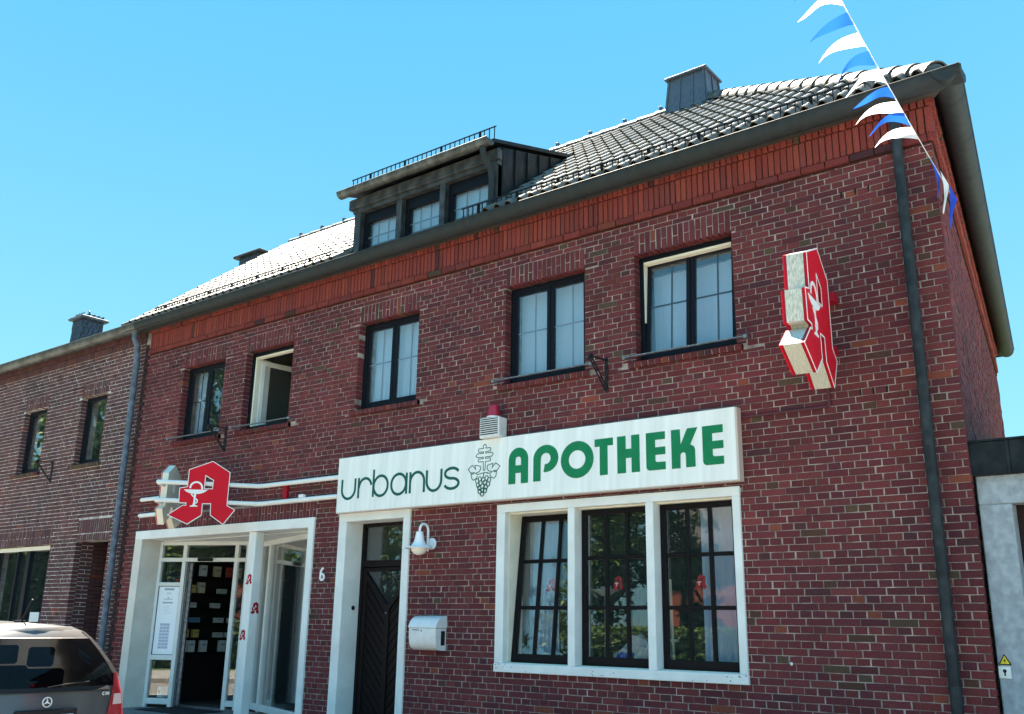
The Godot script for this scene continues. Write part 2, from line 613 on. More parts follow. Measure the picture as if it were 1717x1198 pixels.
func wall_core(x0: float, x1: float, y0: float, y1: float, holes: Array, z0: float, z1: float) -> MB:
	# the body of a wall from z0 (back) to z1 (face), with openings
	var mb = MB.new()
	var xs = [x0, x1]
	var ys = [y0, y1]
	for h in holes:
		for k in [h[0], h[1]]:
			if k > x0 and k < x1: xs.append(k)
		for k in [h[2], h[3]]:
			if k > y0 and k < y1: ys.append(k)
	xs.sort()
	ys.sort()
	var solid = func(i: int, j: int) -> bool:
		if i < 0 or j < 0 or i >= xs.size() - 1 or j >= ys.size() - 1:
			return false
		var cx = (xs[i] + xs[i + 1]) * 0.5
		var cy = (ys[j] + ys[j + 1]) * 0.5
		if xs[i + 1] - xs[i] < 1e-5 or ys[j + 1] - ys[j] < 1e-5:
			return false
		for h in holes:
			if cx > h[0] and cx < h[1] and cy > h[2] and cy < h[3]:
				return false
		return true
	for i in xs.size() - 1:
		for j in ys.size() - 1:
			if not solid.call(i, j):
				continue
			var a = xs[i]
			var b = xs[i + 1]
			var d = ys[j]
			var e = ys[j + 1]
			mb.q(Vector3(a, d, z1), Vector3(b, d, z1), Vector3(b, e, z1), Vector3(a, e, z1))
			mb.q(Vector3(b, d, z0), Vector3(a, d, z0), Vector3(a, e, z0), Vector3(b, e, z0))
			if not solid.call(i - 1, j): mb.q(Vector3(a, d, z0), Vector3(a, d, z1), Vector3(a, e, z1), Vector3(a, e, z0))
			if not solid.call(i + 1, j): mb.q(Vector3(b, d, z1), Vector3(b, d, z0), Vector3(b, e, z0), Vector3(b, e, z1))
			if not solid.call(i, j - 1): mb.q(Vector3(a, d, z0), Vector3(b, d, z0), Vector3(b, d, z1), Vector3(a, d, z1))
			if not solid.call(i, j + 1): mb.q(Vector3(a, e, z1), Vector3(b, e, z1), Vector3(b, e, z0), Vector3(a, e, z0))
	return mb


# ------------------------------------------------------------------ the place

const SIDE = Vector3(-0.13917, 0, -0.99027)    # the gable wall runs back at a slight angle
const SIDE_N = Vector3(0.99027, 0, -0.13917)
const CORNER = Vector3(-1.88, 0, 0)
const UPPER = [[-14.43, -13.25], [-12.665, -11.49], [-9.99, -8.79], [-7.24, -6.01], [-5.30, -4.055]]


func _ready() -> void:
	rng.seed = 20240611
	weather.seed = 4
	weather.frequency = 0.55
	weather.fractal_octaves = 3
	var cam = Camera3D.new()
	cam.name = "camera"
	cam.fov = 41.46
	cam.near = 0.05
	cam.far = 2000.0
	add_child(cam)
	cam.position = CAM
	cam.rotation_order = EULER_ORDER_YXZ
	cam.rotation = Vector3(deg_to_rad(15.893), deg_to_rad(37.741), deg_to_rad(0.963))
	cam.current = true
	view_inv = cam.transform.affine_inverse()

	var sky_mat = PanoramaSkyMaterial.new()
	sky_mat.panorama = clear_sky()
	var sky = Sky.new()
	sky.sky_material = sky_mat
	var env = Environment.new()
	env.background_mode = Environment.BG_SKY
	env.sky = sky
	env.background_energy_multiplier = 1.0
	env.tonemap_mode = Environment.TONE_MAPPER_LINEAR
	env.tonemap_exposure = 8.8
	env.sdfgi_enabled = true
	env.ssao_enabled = true
	env.ssil_enabled = true
	var we = WorldEnvironment.new()
	we.name = "world_environment"
	we.environment = env
	add_child(we)

	var sun = DirectionalLight3D.new()
	sun.name = "sun"
	sun.light_energy = 1.6
	sun.light_color = Color(1.0, 0.955, 0.88)
	sun.light_angular_distance = 0.5
	sun.shadow_enabled = true
	add_child(sun)
	sun.look_at_from_position(SUN, Vector3.ZERO)

	materials()
	ground()
	main_house()
	neighbour()
	garage()
	signs()
	small_things()
	bunting()
	car()
	shop_goods()
	curtains()
	across_the_street()


const SUN = Vector3(-4.4, 8.4, -2.7)


func clear_sky() -> ImageTexture:
	# cloudless summer air: deep blue aloft, pale and hazy low down, a little brighter round the sun
	var w = 512
	var im = Image.create(w, w / 2, false, Image.FORMAT_RGBF)
	var s = SUN.normalized()
	var top = Vector3(0.0120, 0.068, 0.132)
	var low = Vector3(0.070, 0.142, 0.150)
	for j in w / 2:
		var el = PI * (0.5 - (j + 0.5) / (w / 2.0))
		for i in w:
			var az = TAU * ((i + 0.5) / w - 0.5)
			var d = Vector3(sin(az) * cos(el), sin(el), -cos(az) * cos(el))
			var f = pow(1.0 - max(d.y, 0.0), 2.5)
			var c = top.lerp(low, f)
			var g = pow(max(0.0, 0.5 + 0.5 * d.dot(s)), 5.0)
			c *= 0.90 + 0.42 * g
			c += Vector3(0.030, 0.034, 0.030) * g
			if d.y < 0.0:
				c = Vector3(0.10, 0.11, 0.11)
			im.set_pixel(i, j, Color(c.x, c.y, c.z))
	return ImageTexture.create_from_image(im)


func structure(o: Node) -> void:
	o.set_meta("kind", "structure")


func ground() -> void:
	var mb = MB.new()
	mb.q(Vector3(-500, -0.12, 500), Vector3(500, -0.12, 500), Vector3(500, -0.12, -500), Vector3(-500, -0.12, -500))
	structure(part(mb, "ground", M.grass, self))
	mb = MB.new()
	mb.q(Vector3(-160, -0.08, 9.0), Vector3(120, -0.08, 9.0), Vector3(120, -0.08, 2.7), Vector3(-160, -0.08, 2.7))
	structure(part(mb, "road", M.paled_road, self))
	mb = MB.new()
	mb.q(Vector3(2.3, -0.076, 2.5), Vector3(40, -0.076, 2.5), Vector3(40, -0.076, -40), Vector3(2.3, -0.076, -40))
	structure(part(mb, "bounce_yard", M.kerb, self))  # unseen pale ground, added to bounce light onto the gable wall
	# the near pavement in front of the houses: slabs set one by one
	var bed = MB.new()
	bed.box(Vector3(-40, -0.3, -1.6), Vector3(6, 0.085, 2.55))
	bed.box(Vector3(-40, -0.3, 9.15), Vector3(30, 0.04, 13.5))  # unseen far pavement, kept pale for the same bounced sunlight
	var pv = part(bed, "pavement", M.kerb, self)
	structure(pv)
	var rest = MB.new()
	var made = 0
	for i in range(-60, 10):
		for j in range(-4, 9):
			var x = i * 0.3
			var z = j * 0.3 - 0.12
			if z + 0.3 > 2.55 or (x > -1.9 and z < -0.1) or (z < -1.15):
				continue
			var g = rng.randf_range(0.20, 0.27)
			var at = Vector3(x, 0, z)
			var own = x > -15.4 and x < -10.5 and z < 0.9 and made < 300
			var mbx = MB.new() if own else rest
			mbx.col = Color(g, g * 0.98, g * 0.97)
			mbx.rbox(at + Vector3(0.003, 0.03, 0.003), at + Vector3(0.297, 0.1 + rng.randf_range(-0.002, 0.002), 0.297), 0.004)
			if own:
				made += 1
				part(mbx, "paving_slab", M.paving, pv)
	part(rest, "paving_slab_rest", M.paving, pv, "stuff")
	var k = MB.new()
	for i in range(-40, 8):
		k.rbox(Vector3(i * 1.0 + 0.004, -0.3, 2.55), Vector3(i * 1.0 + 0.996, 0.095, 2.7), 0.015)
		k.rbox(Vector3(i * 1.0 + 0.004, -0.3, 9.0), Vector3(i * 1.0 + 0.996, 0.05, 9.15), 0.015)
	var ko = part(k, "kerb", M.kerb, self)
	structure(ko)


func main_house() -> void:
	var h = thing("brick_house", "two-storey red brick pharmacy house with tiled roof and long dormer", "house")
	# --- walls
	var zones = []
	var holes = []
	for w in UPPER:
		zones.append([w[0], w[1], 4.46, 5.775, true])
		zones.append([w[0] - 0.09, w[1] + 0.09, 4.397, 4.46, false])
		zones.append([w[0], w[1], 5.775, 6.05, false])
		holes.append([w[0] - 0.005, w[1] + 0.005, 4.44, 5.80])
	zones.append([-7.27, -4.12, 1.0, 2.91, false])
	zones.append([-10.12, -8.785, -1.0, 2.965, false])
	zones.append([-15.26, -10.68, -1.0, 2.945, false])
	zones.append([-15.28, -10.66, 2.94, 3.20, false])
	holes.append([-7.20, -4.15, 1.03, 2.86])
	holes.append([-10.02, -8.85, -1.0, 2.90])
	holes.append([-15.12, -10.74, -1.0, 2.86])
	var wall = part(wall_core(-15.72, -1.95, -0.2, 6.76, holes, -0.36, -0.007), "wall", M.mortar, h)
	var list = lay(-15.71, -1.882, 0.09, 6.2115, zones, CY, 0.258, RED_MIX, 0.05)
	for w in UPPER:
		soldiers(w[0], w[1], 5.78, 6.045, 0.074, 0.0, 0.115, RED_MIX, true, list)
	soldiers(-15.27, -10.67, 2.97, 3.195, 0.074, 0.0, 0.03, RED_MIX, true, list)
	set_bricks(list, Vector3.ZERO, Vector3.RIGHT, Vector3.BACK, wall, "brick", M.brick, 300)
	# gable wall
	var sw = part(wall_core(0.36, 10.6, -0.2, 6.76, [], -0.36, -0.007), "gable_wall", M.mortar, h)
	var sx = Transform3D(Basis(SIDE, Vector3.UP, SIDE_N), CORNER)
	sw.transform = sx
	var sl = lay(0.012, 10.6, 0.09, 6.205, [], CY, 0.258, RED_MIX, 0.07)
	set_bricks_local(sl, sw, "brick", M.brick, sx)
	var cf = MB.new()
	var pa = Vector3(-1.96, 0, -0.0075)
	var pb = Vector3(-1.890, 0, -0.0075)
	var pc = CORNER + SIDE * 0.4 - SIDE_N * 0.0075
	var hy = Vector3(0, 6.7, 0)
	cf.qo(pa, pb, pb + hy, pa + hy, Vector3.BACK)
	cf.qo(pb, pc, pc + hy, pb + hy, Vector3.RIGHT)
	part(cf, "corner_core", M.mortar, h)
	# --- frieze: ledge, soldier course, dentil course
	var fr = MB.new()
	fr.box(Vector3(-15.58, 6.2, -0.006), Vector3(-1.884, 6.76, 0.014))
	var frieze = part(fr, "frieze", M.mortar_red, h)
	var fl = lay(-15.58, -1.85, 6.207, 6.285, [], CY, 0.258, FRIEZE_MIX, 0.05)
	fl = []
	var a = -15.58
	while a < -1.9:
		fl.append([a, min(a + 0.248, -1.83), 6.212, 6.284, 0.05, 0.06, tone(FRIEZE_MIX, 0.06) * Color(0.8, 0.8, 0.85)])
		a += 0.258
	soldiers(-15.58, -1.85, 6.296, 6.586, 0.0715, 0.03, 0.04, FRIEZE_MIX, false, fl)
	soldiers(-15.58, -1.83, 6.598, 6.73, 0.0715, 0.055, 0.06, FRIEZE_MIX, false, fl)
	set_bricks(fl, Vector3.ZERO, Vector3.RIGHT, Vector3.BACK, frieze, "frieze_brick", M.brick, 300)
	var sf = MB.new()
	sf.box(Vector3(0.0, 6.2, -0.006), Vector3(10.2, 6.76, 0.014))
	var side_frieze = part(sf, "gable_frieze", M.mortar_red, h)
	side_frieze.transform = sx
	var gl = []
	a = -0.05
	while a < 10.0:
		gl.append([a, a + 0.248, 6.212, 6.284, 0.05, 0.06, tone(FRIEZE_MIX, 0.06)])
		a += 0.258
	soldiers(-0.03, 10.2, 6.296, 6.586, 0.0715, 0.03, 0.04, FRIEZE_MIX, false, gl)
	soldiers(-0.05, 10.2, 6.598, 6.73, 0.0715, 0.055, 0.06, FRIEZE_MIX, false, gl)
	set_bricks_local(gl, side_frieze, "frieze_brick", M.brick, sx)
	# weep slots above and below the sign corner, their inner shade painted as black boxes
	var vs = MB.new()
	for p in [[-2.81, 5.88], [-2.665, 5.88], [-2.53, 5.88], [-2.79, 3.757], [-2.665, 3.757], [-2.535, 3.757], [-7.86, 5.86], [-7.72, 5.86], [-7.60, 5.86], [-10.75, 5.86], [-10.62, 5.86], [-10.48, 5.86], [-14.9, 5.86], [-14.78, 5.86], [-14.66, 5.86]]:
		vs.box(Vector3(p[0] - 0.008, p[1] - 0.032, -0.006), Vector3(p[0] + 0.008, p[1] + 0.032, 0.0035))
	part(vs, "weep_slots", M.black, h)
	var cb = []
	for k in 60:
		cb.append(Vector3(-15.5 + k * 0.23, 6.742 - 0.006 * absf(sin(k * 1.9)), 0.068))
	tubep(cb, 0.006, "cable", mk(Color(0.30, 0.15, 0.12), 0.6), h, 6)
	# --- rooms behind the windows
	var inn = MB.new()
	inn.box(Vector3(-15.7, 3.55, -5.2), Vector3(-2.9, 3.85, -0.37))      # floor between storeys
	inn.box(Vector3(-15.7, 6.45, -5.2), Vector3(-2.9, 6.6, -0.37))
	inn.box(Vector3(-15.7, 0.0, -5.5), Vector3(-3.3, 6.6, -5.2))
	inn.box(Vector3(-15.95, 0.0, -5.5), Vector3(-15.72, 6.6, -0.37))
	for x in [-12.95, -10.7, -8.0, -5.65]:
		inn.box(Vector3(x - 0.06, 3.85, -5.2), Vector3(x + 0.06, 6.45, -0.37))
	for x in [-10.35, -8.4]:
		inn.box(Vector3(x - 0.06, 0.1, -5.2), Vector3(x + 0.06, 3.55, -0.37))
	part(inn, "inner_walls", M.inner, h)
	var shop = MB.new()  # near-black sheets over the inner walls, darkness of the unlit shop painted in
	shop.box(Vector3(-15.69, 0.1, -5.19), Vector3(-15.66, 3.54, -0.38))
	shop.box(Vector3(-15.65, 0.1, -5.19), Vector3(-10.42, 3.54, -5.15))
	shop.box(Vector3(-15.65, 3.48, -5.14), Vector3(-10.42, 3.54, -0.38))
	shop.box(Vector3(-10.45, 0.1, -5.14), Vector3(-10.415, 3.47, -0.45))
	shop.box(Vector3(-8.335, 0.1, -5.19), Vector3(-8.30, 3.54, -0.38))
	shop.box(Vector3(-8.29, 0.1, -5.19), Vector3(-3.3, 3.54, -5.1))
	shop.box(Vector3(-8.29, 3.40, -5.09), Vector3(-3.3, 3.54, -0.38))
	part(shop, "dark_shop_lining", M.inner_dark, h)
	var fl2 = MB.new()
	fl2.box(Vector3(-15.7, -0.1, -5.2), Vector3(-10.42, 0.125, -1.2))
	fl2.box(Vector3(-8.3, -0.1, -5.2), Vector3(-3.3, 0.12, -0.37))
	fl2.box(Vector3(-10.28, -0.1, -5.2), Vector3(-8.47, 0.12, -0.2))
	part(fl2, "inner_floor", M.floor_inner, h)
	roof(h)
	dormer(h)
	# --- gutters and downpipes
	var gm = MB.new()
	gutter(gm, Vector3(-15.73, 6.765, 0.205), Vector3(-1.49, 6.765, 0.205), Vector3.BACK, 0.13)
	part(gm, "gutter", M.zinc, h)
	gm = MB.new()
	var g0 = Vector3(-1.62, 6.765, 0.33)
	gutter(gm, g0, g0 + SIDE * 10.9, SIDE_N, 0.13)
	part(gm, "gable_gutter", M.zinc, h)
	# zinc end of the corner
	gm = MB.new()
	gm.tube([Vector3(-2.18, 6.64, 0.16), Vector3(-2.18, 6.3, 0.13), Vector3(-2.18, 0.1, 0.11)], 0.052, 16)
	for y in [5.1, 3.32, 2.02, 1.02]:
		gm.tube([Vector3(-2.18, y, 0.113), Vector3(-2.18, y + 0.035, 0.113)], 0.058, 16)
	part(gm, "downpipe", M.pipe_dark, h)
	# --- windows
	var k = 0
	for w in UPPER:
		upper_window(h, w[0], w[1], 4.46, 5.775, k)
		k += 1
	display_window(h)
	front_door(h)
	shop_entrance(h)


func set_bricks_local(list: Array, holder: Node3D, called: String, mat: Material, xf: Transform3D) -> void:
	# bricks of a turned wall, told in the wall's own axes; seen at a glancing angle they read as one mass
	var rest = MB.new()
	for b in list:
		var jit = PackedFloat32Array()
		for j in 12:
			jit.append(rng.randf_range(-0.002, 0.002))
		rest.col = b[6]
		rest.brick(Vector3.ZERO, Vector3.RIGHT, Vector3.UP, Vector3.BACK, b[0], b[1], b[2], b[3], b[4] + rng.randf_range(-0.005, 0.005), b[5] + 0.002, jit)
	part(rest, called + "_rest", mat, holder, "stuff")


func gutter(mb: MB, a: Vector3, b: Vector3, out: Vector3, r: float) -> void:
	var d: Vector3 = (b - a).normalized()
	var shell = func(p0: Vector3, p1: Vector3, rr: float, inward: bool) -> void:
		for k in 12:
			var t0 = PI * k / 12.0
			var t1 = PI * (k + 1) / 12.0
			var o0: Vector3 = out * cos(t0) - Vector3.UP * sin(t0)
			var o1: Vector3 = out * cos(t1) - Vector3.UP * sin(t1)
			var s = -1.0 if inward else 1.0
			mb.smooth_quad([p0 + o0 * rr, p1 + o0 * rr, p1 + o1 * rr, p0 + o1 * rr], [o0 * s, o0 * s, o1 * s, o1 * s])
	shell.call(a, b, r, false)
	shell.call(a, b, r - 0.004, true)
	mb.tube([a + out * (r + 0.002) + Vector3.UP * 0.004, b + out * (r + 0.002) + Vector3.UP * 0.004], 0.010, 8)
	var l = (b - a).length()
	var s = 0.5
	while s < l:
		shell.call(a + d * s, a + d * (s + 0.03), r + 0.004, false)
		s += 0.93
	for e in [a, b]:
		for k in 12:
			var t0 = PI * k / 12.0
			var t1 = PI * (k + 1) / 12.0
			mb.to(e, e + (out * cos(t0) - Vector3.UP * sin(t0)) * r, e + (out * cos(t1) - Vector3.UP * sin(t1)) * r, e - (a + b) * 0.5)


func tile(mb: MB, o: Vector3, ax: Vector3, ay: Vector3, an: Vector3, g: float, lift: float) -> void:
	# one pantile: shallow pan, high roll, thick lower edge
	const W = [-0.004, 0.022, 0.052, 0.074, 0.084, 0.098, 0.124, 0.152, 0.180, 0.204]
	const H = [0.022, 0.002, -0.004, 0.004, 0.028, 0.062, 0.088, 0.090, 0.062, 0.010]
	mb.col = Color(g, g * 0.94, g * 0.87)
	var low = []
	var up = []
	for k in 10:
		low.append(o + ax * W[k] + an * (H[k] + 0.030 + lift))
		up.append(o + ax * W[k] + ay * 0.41 + an * (H[k] + 0.004))
	for k in 9:
		var n0: Vector3 = an - ax * ((H[min(k + 1, 9)] - H[max(k - 1, 0)]) / (W[min(k + 1, 9)] - W[max(k - 1, 0)]))
		var n1: Vector3 = an - ax * ((H[min(k + 2, 9)] - H[k]) / (W[min(k + 2, 9)] - W[k]))
		mb.smooth_quad([low[k], low[k + 1], up[k + 1], up[k]], [n0, n1, n1, n0])
		mb.qo(low[k] - an * 0.014, low[k + 1] - an * 0.014, low[k + 1], low[k], -ay)


func roof(h: Node3D) -> void:
	var r = node("roof", h)
	var up = Vector3(0, PITCH, -1).normalized()
	var nn = Vector3(0, 1, PITCH).normalized()
	var ry = YE + (ZE - RZ) * PITCH
	# boarding under the tiles, all slopes
	var dk = MB.new()
	var e0 = Vector3(RX0, YE, ZE)
	var e1 = Vector3(-1.62, YE, ZE - 0.06)
	var r0 = Vector3(RX0, ry, RZ)
	var r1 = Vector3(RX1, ry, RZ)
	var b0 = Vector3(RX0, YE, -7.1)
	var s1 = Vector3(-3.1, YE, -10.7)
	var r2 = Vector3(-7.2, ry, -8.2)
	var b1 = Vector3(-11.0, YE, -10.7)
	var b2 = Vector3(-10.2, YE, -7.1)
	dk.qo(e0, e1, r1, r0, nn)
	dk.qo(e1, s1, r2, r1, Vector3.UP)
	dk.qo(r0, r1, b2, b0, Vector3.UP)
	dk.qo(r1, r2, b1, b2, Vector3.UP)
	dk.to(s1, b1, r2, Vector3.UP)
	dk.to(e0, r0, b0, Vector3.LEFT)
	dk.qo(e0 - Vector3(0, 0.06, 0), e1 - Vector3(0, 0.06, 0), Vector3(-1.9, 6.66, -0.1), Vector3(RX0, 6.66, -0.1), Vector3.DOWN)
	part(dk, "boarding", M.deck, r)
	# tiles of the front slope
	var spots = []
	for i in range(0, 14):
		for j in range(0, 80):
			var x = RX0 + j * 0.19
			var s = i * 0.345 + 0.08
			var o = Vector3(x, YE + 0.005, ZE - 0.02) + up * s
			var mid = o + up * 0.17
			if mid.z < RZ + 0.02:
				continue
			if x + 0.14 > -1.62 - (ZE - mid.z) / (ZE - RZ) * (RX1 + 1.62) * -1.0:
				continue
			if x > -10.42 and x + 0.1 < -7.56 and mid.z > -2.25:
				continue
			var d = CAM - mid
			spots.append([o, nn.dot(d) / pow(d.length(), 3.0) if in_view(mid) else 0.0])
	spots.sort_custom(func(p, q): return p[1] > q[1])
	var rest = MB.new()
	for k in spots.size():
		var g = rng.randf_range(0.19, 0.255) * (0.8 if rng.randf() < 0.08 else 1.0)
		var lift = rng.randf_range(0.0, 0.006)
		var o: Vector3 = spots[k][0] + up * rng.randf_range(-0.006, 0.006)
		if k < 300:
			var mb = MB.new()
			tile(mb, o, Vector3.RIGHT, up, nn, g, lift)
			part(mb, "roof_tile", M.tile, r)
		else:
			tile(rest, o, Vector3.RIGHT, up, nn, g, lift)
	# the gable slope goes in with the rest: it is out of sight from the street
	var gn = (s1 - e1).cross(r1 - e1).normalized()
	if gn.y < 0.0:
		gn = -gn
	var gu = (SIDE * -1.0).cross(gn).normalized()
	if gu.y < 0.0:
		gu = -gu
	for i in 13:
		for j in 55:
			var o = e1 + SIDE * (j * 0.19 + 0.1) + gu * (i * 0.345)
			var mid = o + gu * 0.17
			var f = (mid.y - YE) / (ry - YE)
			if mid.y > ry - 0.05 or j * 0.19 < 0.35 + f * 4.25 or j * 0.19 > 10.6 - f * 2.6:
				continue
			tile(rest, o + Vector3.UP * 0.03, SIDE, gu, gn, rng.randf_range(0.15, 0.2), 0.0)
	part(rest, "roof_tile_rest", M.tile, r, "stuff")
	# hip and ridge: half-round tiles that overlap
	var half_round = func(p0: Vector3, p1: Vector3, called: String, step: float, rad: float) -> void:
		var d: Vector3 = (p1 - p0).normalized()
		var s: Vector3 = d.cross(Vector3.UP).normalized()
		var g: Vector3 = s.cross(d)
		var n = int((p1 - p0).length() / step)
		for k in n:
			var mb = MB.new()
			var tn = rng.randf_range(0.16, 0.22)
			mb.col = Color(tn, tn * 0.97, tn * 0.94)
			var a: Vector3 = p0 + d * (k * step)
			var b: Vector3 = a + d * (step + 0.07)
			for m in 10:
				var t0 = PI * m / 10.0
				var t1 = PI * (m + 1) / 10.0
				var q0: Vector3 = s * cos(t0) + g * sin(t0)
				var q1: Vector3 = s * cos(t1) + g * sin(t1)
				mb.smooth_quad([a + q0 * rad, a + q1 * rad, b + q1 * rad * 0.84, b + q0 * rad * 0.84], [q0, q1, q1, q0])
				mb.qo(a + q0 * rad, a + q1 * rad, a + q1 * (rad - 0.016), a + q0 * (rad - 0.016), -d)
			part(mb, called, M.tile, r)
	half_round.call(e1 + Vector3(-0.12, 0.10, -0.1), r1 + Vector3(0, 0.06, 0), "hip_tile", 0.33, 0.150)
	half_round.call(r0 + Vector3(0, 0.03, 0), r1 + Vector3(0, 0.03, 0), "ridge_tile", 0.36, 0.115)
	var en = MB.new()
	en.col = Color(0.15, 0.145, 0.14)
	en.lathe([Vector2(0.001, 0.05), Vector2(0.06, 0.045), Vector2(0.115, 0.0), Vector2(0.13, -0.12)], e1 + Vector3(-0.10, 0.12, -0.07), 16, Vector3(0.6, 0.1, 0.5))
	part(en, "hip_end_tile", M.tile, r)
	for k in 14:
		var x = -15.8 + k * 0.7
		boxp(Vector3(x, ry + 0.13, RZ - 0.02), Vector3(x + 0.05, ry + 0.21, RZ + 0.05), "ridge_clip", M.lead, r)
	# verge tiles up the left edge
	for i in 13:
		var mb = MB.new()
		mb.col = Color(0.2, 0.195, 0.19)
		var o = Vector3(RX0 - 0.03, YE + 0.07, ZE) + up * (i * 0.345)
		mb.bar(o + nn * 0.02, o + up * 0.37 - nn * 0.005, 0.1, 0.05, nn)
		if o.z > RZ:
			part(mb, "verge_tile", M.tile, r)
	# snow guards above the gutter
	for span in [[-7.95, -2.42], [-15.4, -10.6]]:
		var mb = MB.new()
		var z = 0.13
		mb.bar(Vector3(span[0], 7.045, z), Vector3(span[1], 7.045, z), 0.012, 0.02)
		mb.bar(Vector3(span[0], 6.89, z), Vector3(span[1], 6.89, z), 0.012, 0.014)
		var x = span[0] + 0.04
		var c = 0
		while x < span[1]:
			mb.bar(Vector3(x, 6.87, z), Vector3(x, 7.05, z), 0.012, 0.012, Vector3.BACK)
			if c % 8 == 3:
				mb.bar(Vector3(x, 6.84, z - 0.02), Vector3(x, 7.07, z - 0.02), 0.045, 0.012, Vector3.BACK)
				mb.bar(Vector3(x, 6.86, z - 0.02), Vector3(x, 7.16, z - 0.30), 0.03, 0.008)
			x += 0.083
			c += 1
		part(mb, "snow_guard", M.iron, r)
	# sheet-clad chimney
	var c = MB.new()
	var lo = [Vector3(-6.45, 9.0, -2.98), Vector3(-5.66, 9.0, -2.98), Vector3(-5.60, 9.0, -3.60), Vector3(-6.51, 9.0, -3.60)]
	var hi = [Vector3(-6.33, 10.06, -3.02), Vector3(-5.69, 10.06, -3.02), Vector3(-5.69, 10.06, -3.50), Vector3(-6.33, 10.06, -3.50)]
	var mid = Vector3(-6.0, 9.5, -3.3)
	for k in 4:
		var l = (k + 1) % 4
		c.qo(lo[k], lo[l], hi[l], hi[k], (lo[k] + lo[l]) * 0.5 - mid)
	for f in [0.02, 0.34, 0.67, 0.97]:
		c.bar(lo[0].lerp(lo[1], f) + Vector3(0, 0, 0.012), hi[0].lerp(hi[1], f) + Vector3(0, 0, 0.012), 0.016, 0.03, Vector3.RIGHT)
	for f in [0.03, 0.5, 0.97]:
		c.bar(lo[1].lerp(lo[2], f) + Vector3(0.012, 0, 0), hi[1].lerp(hi[2], f) + Vector3(0.012, 0, 0), 0.03, 0.016, Vector3.RIGHT)
	part(c, "chimney", M.lead, r)
	boxp(Vector3(-6.38, 10.06, -3.56), Vector3(-5.64, 10.10, -2.96), "chimney_cap", M.lead, r, 0.008)


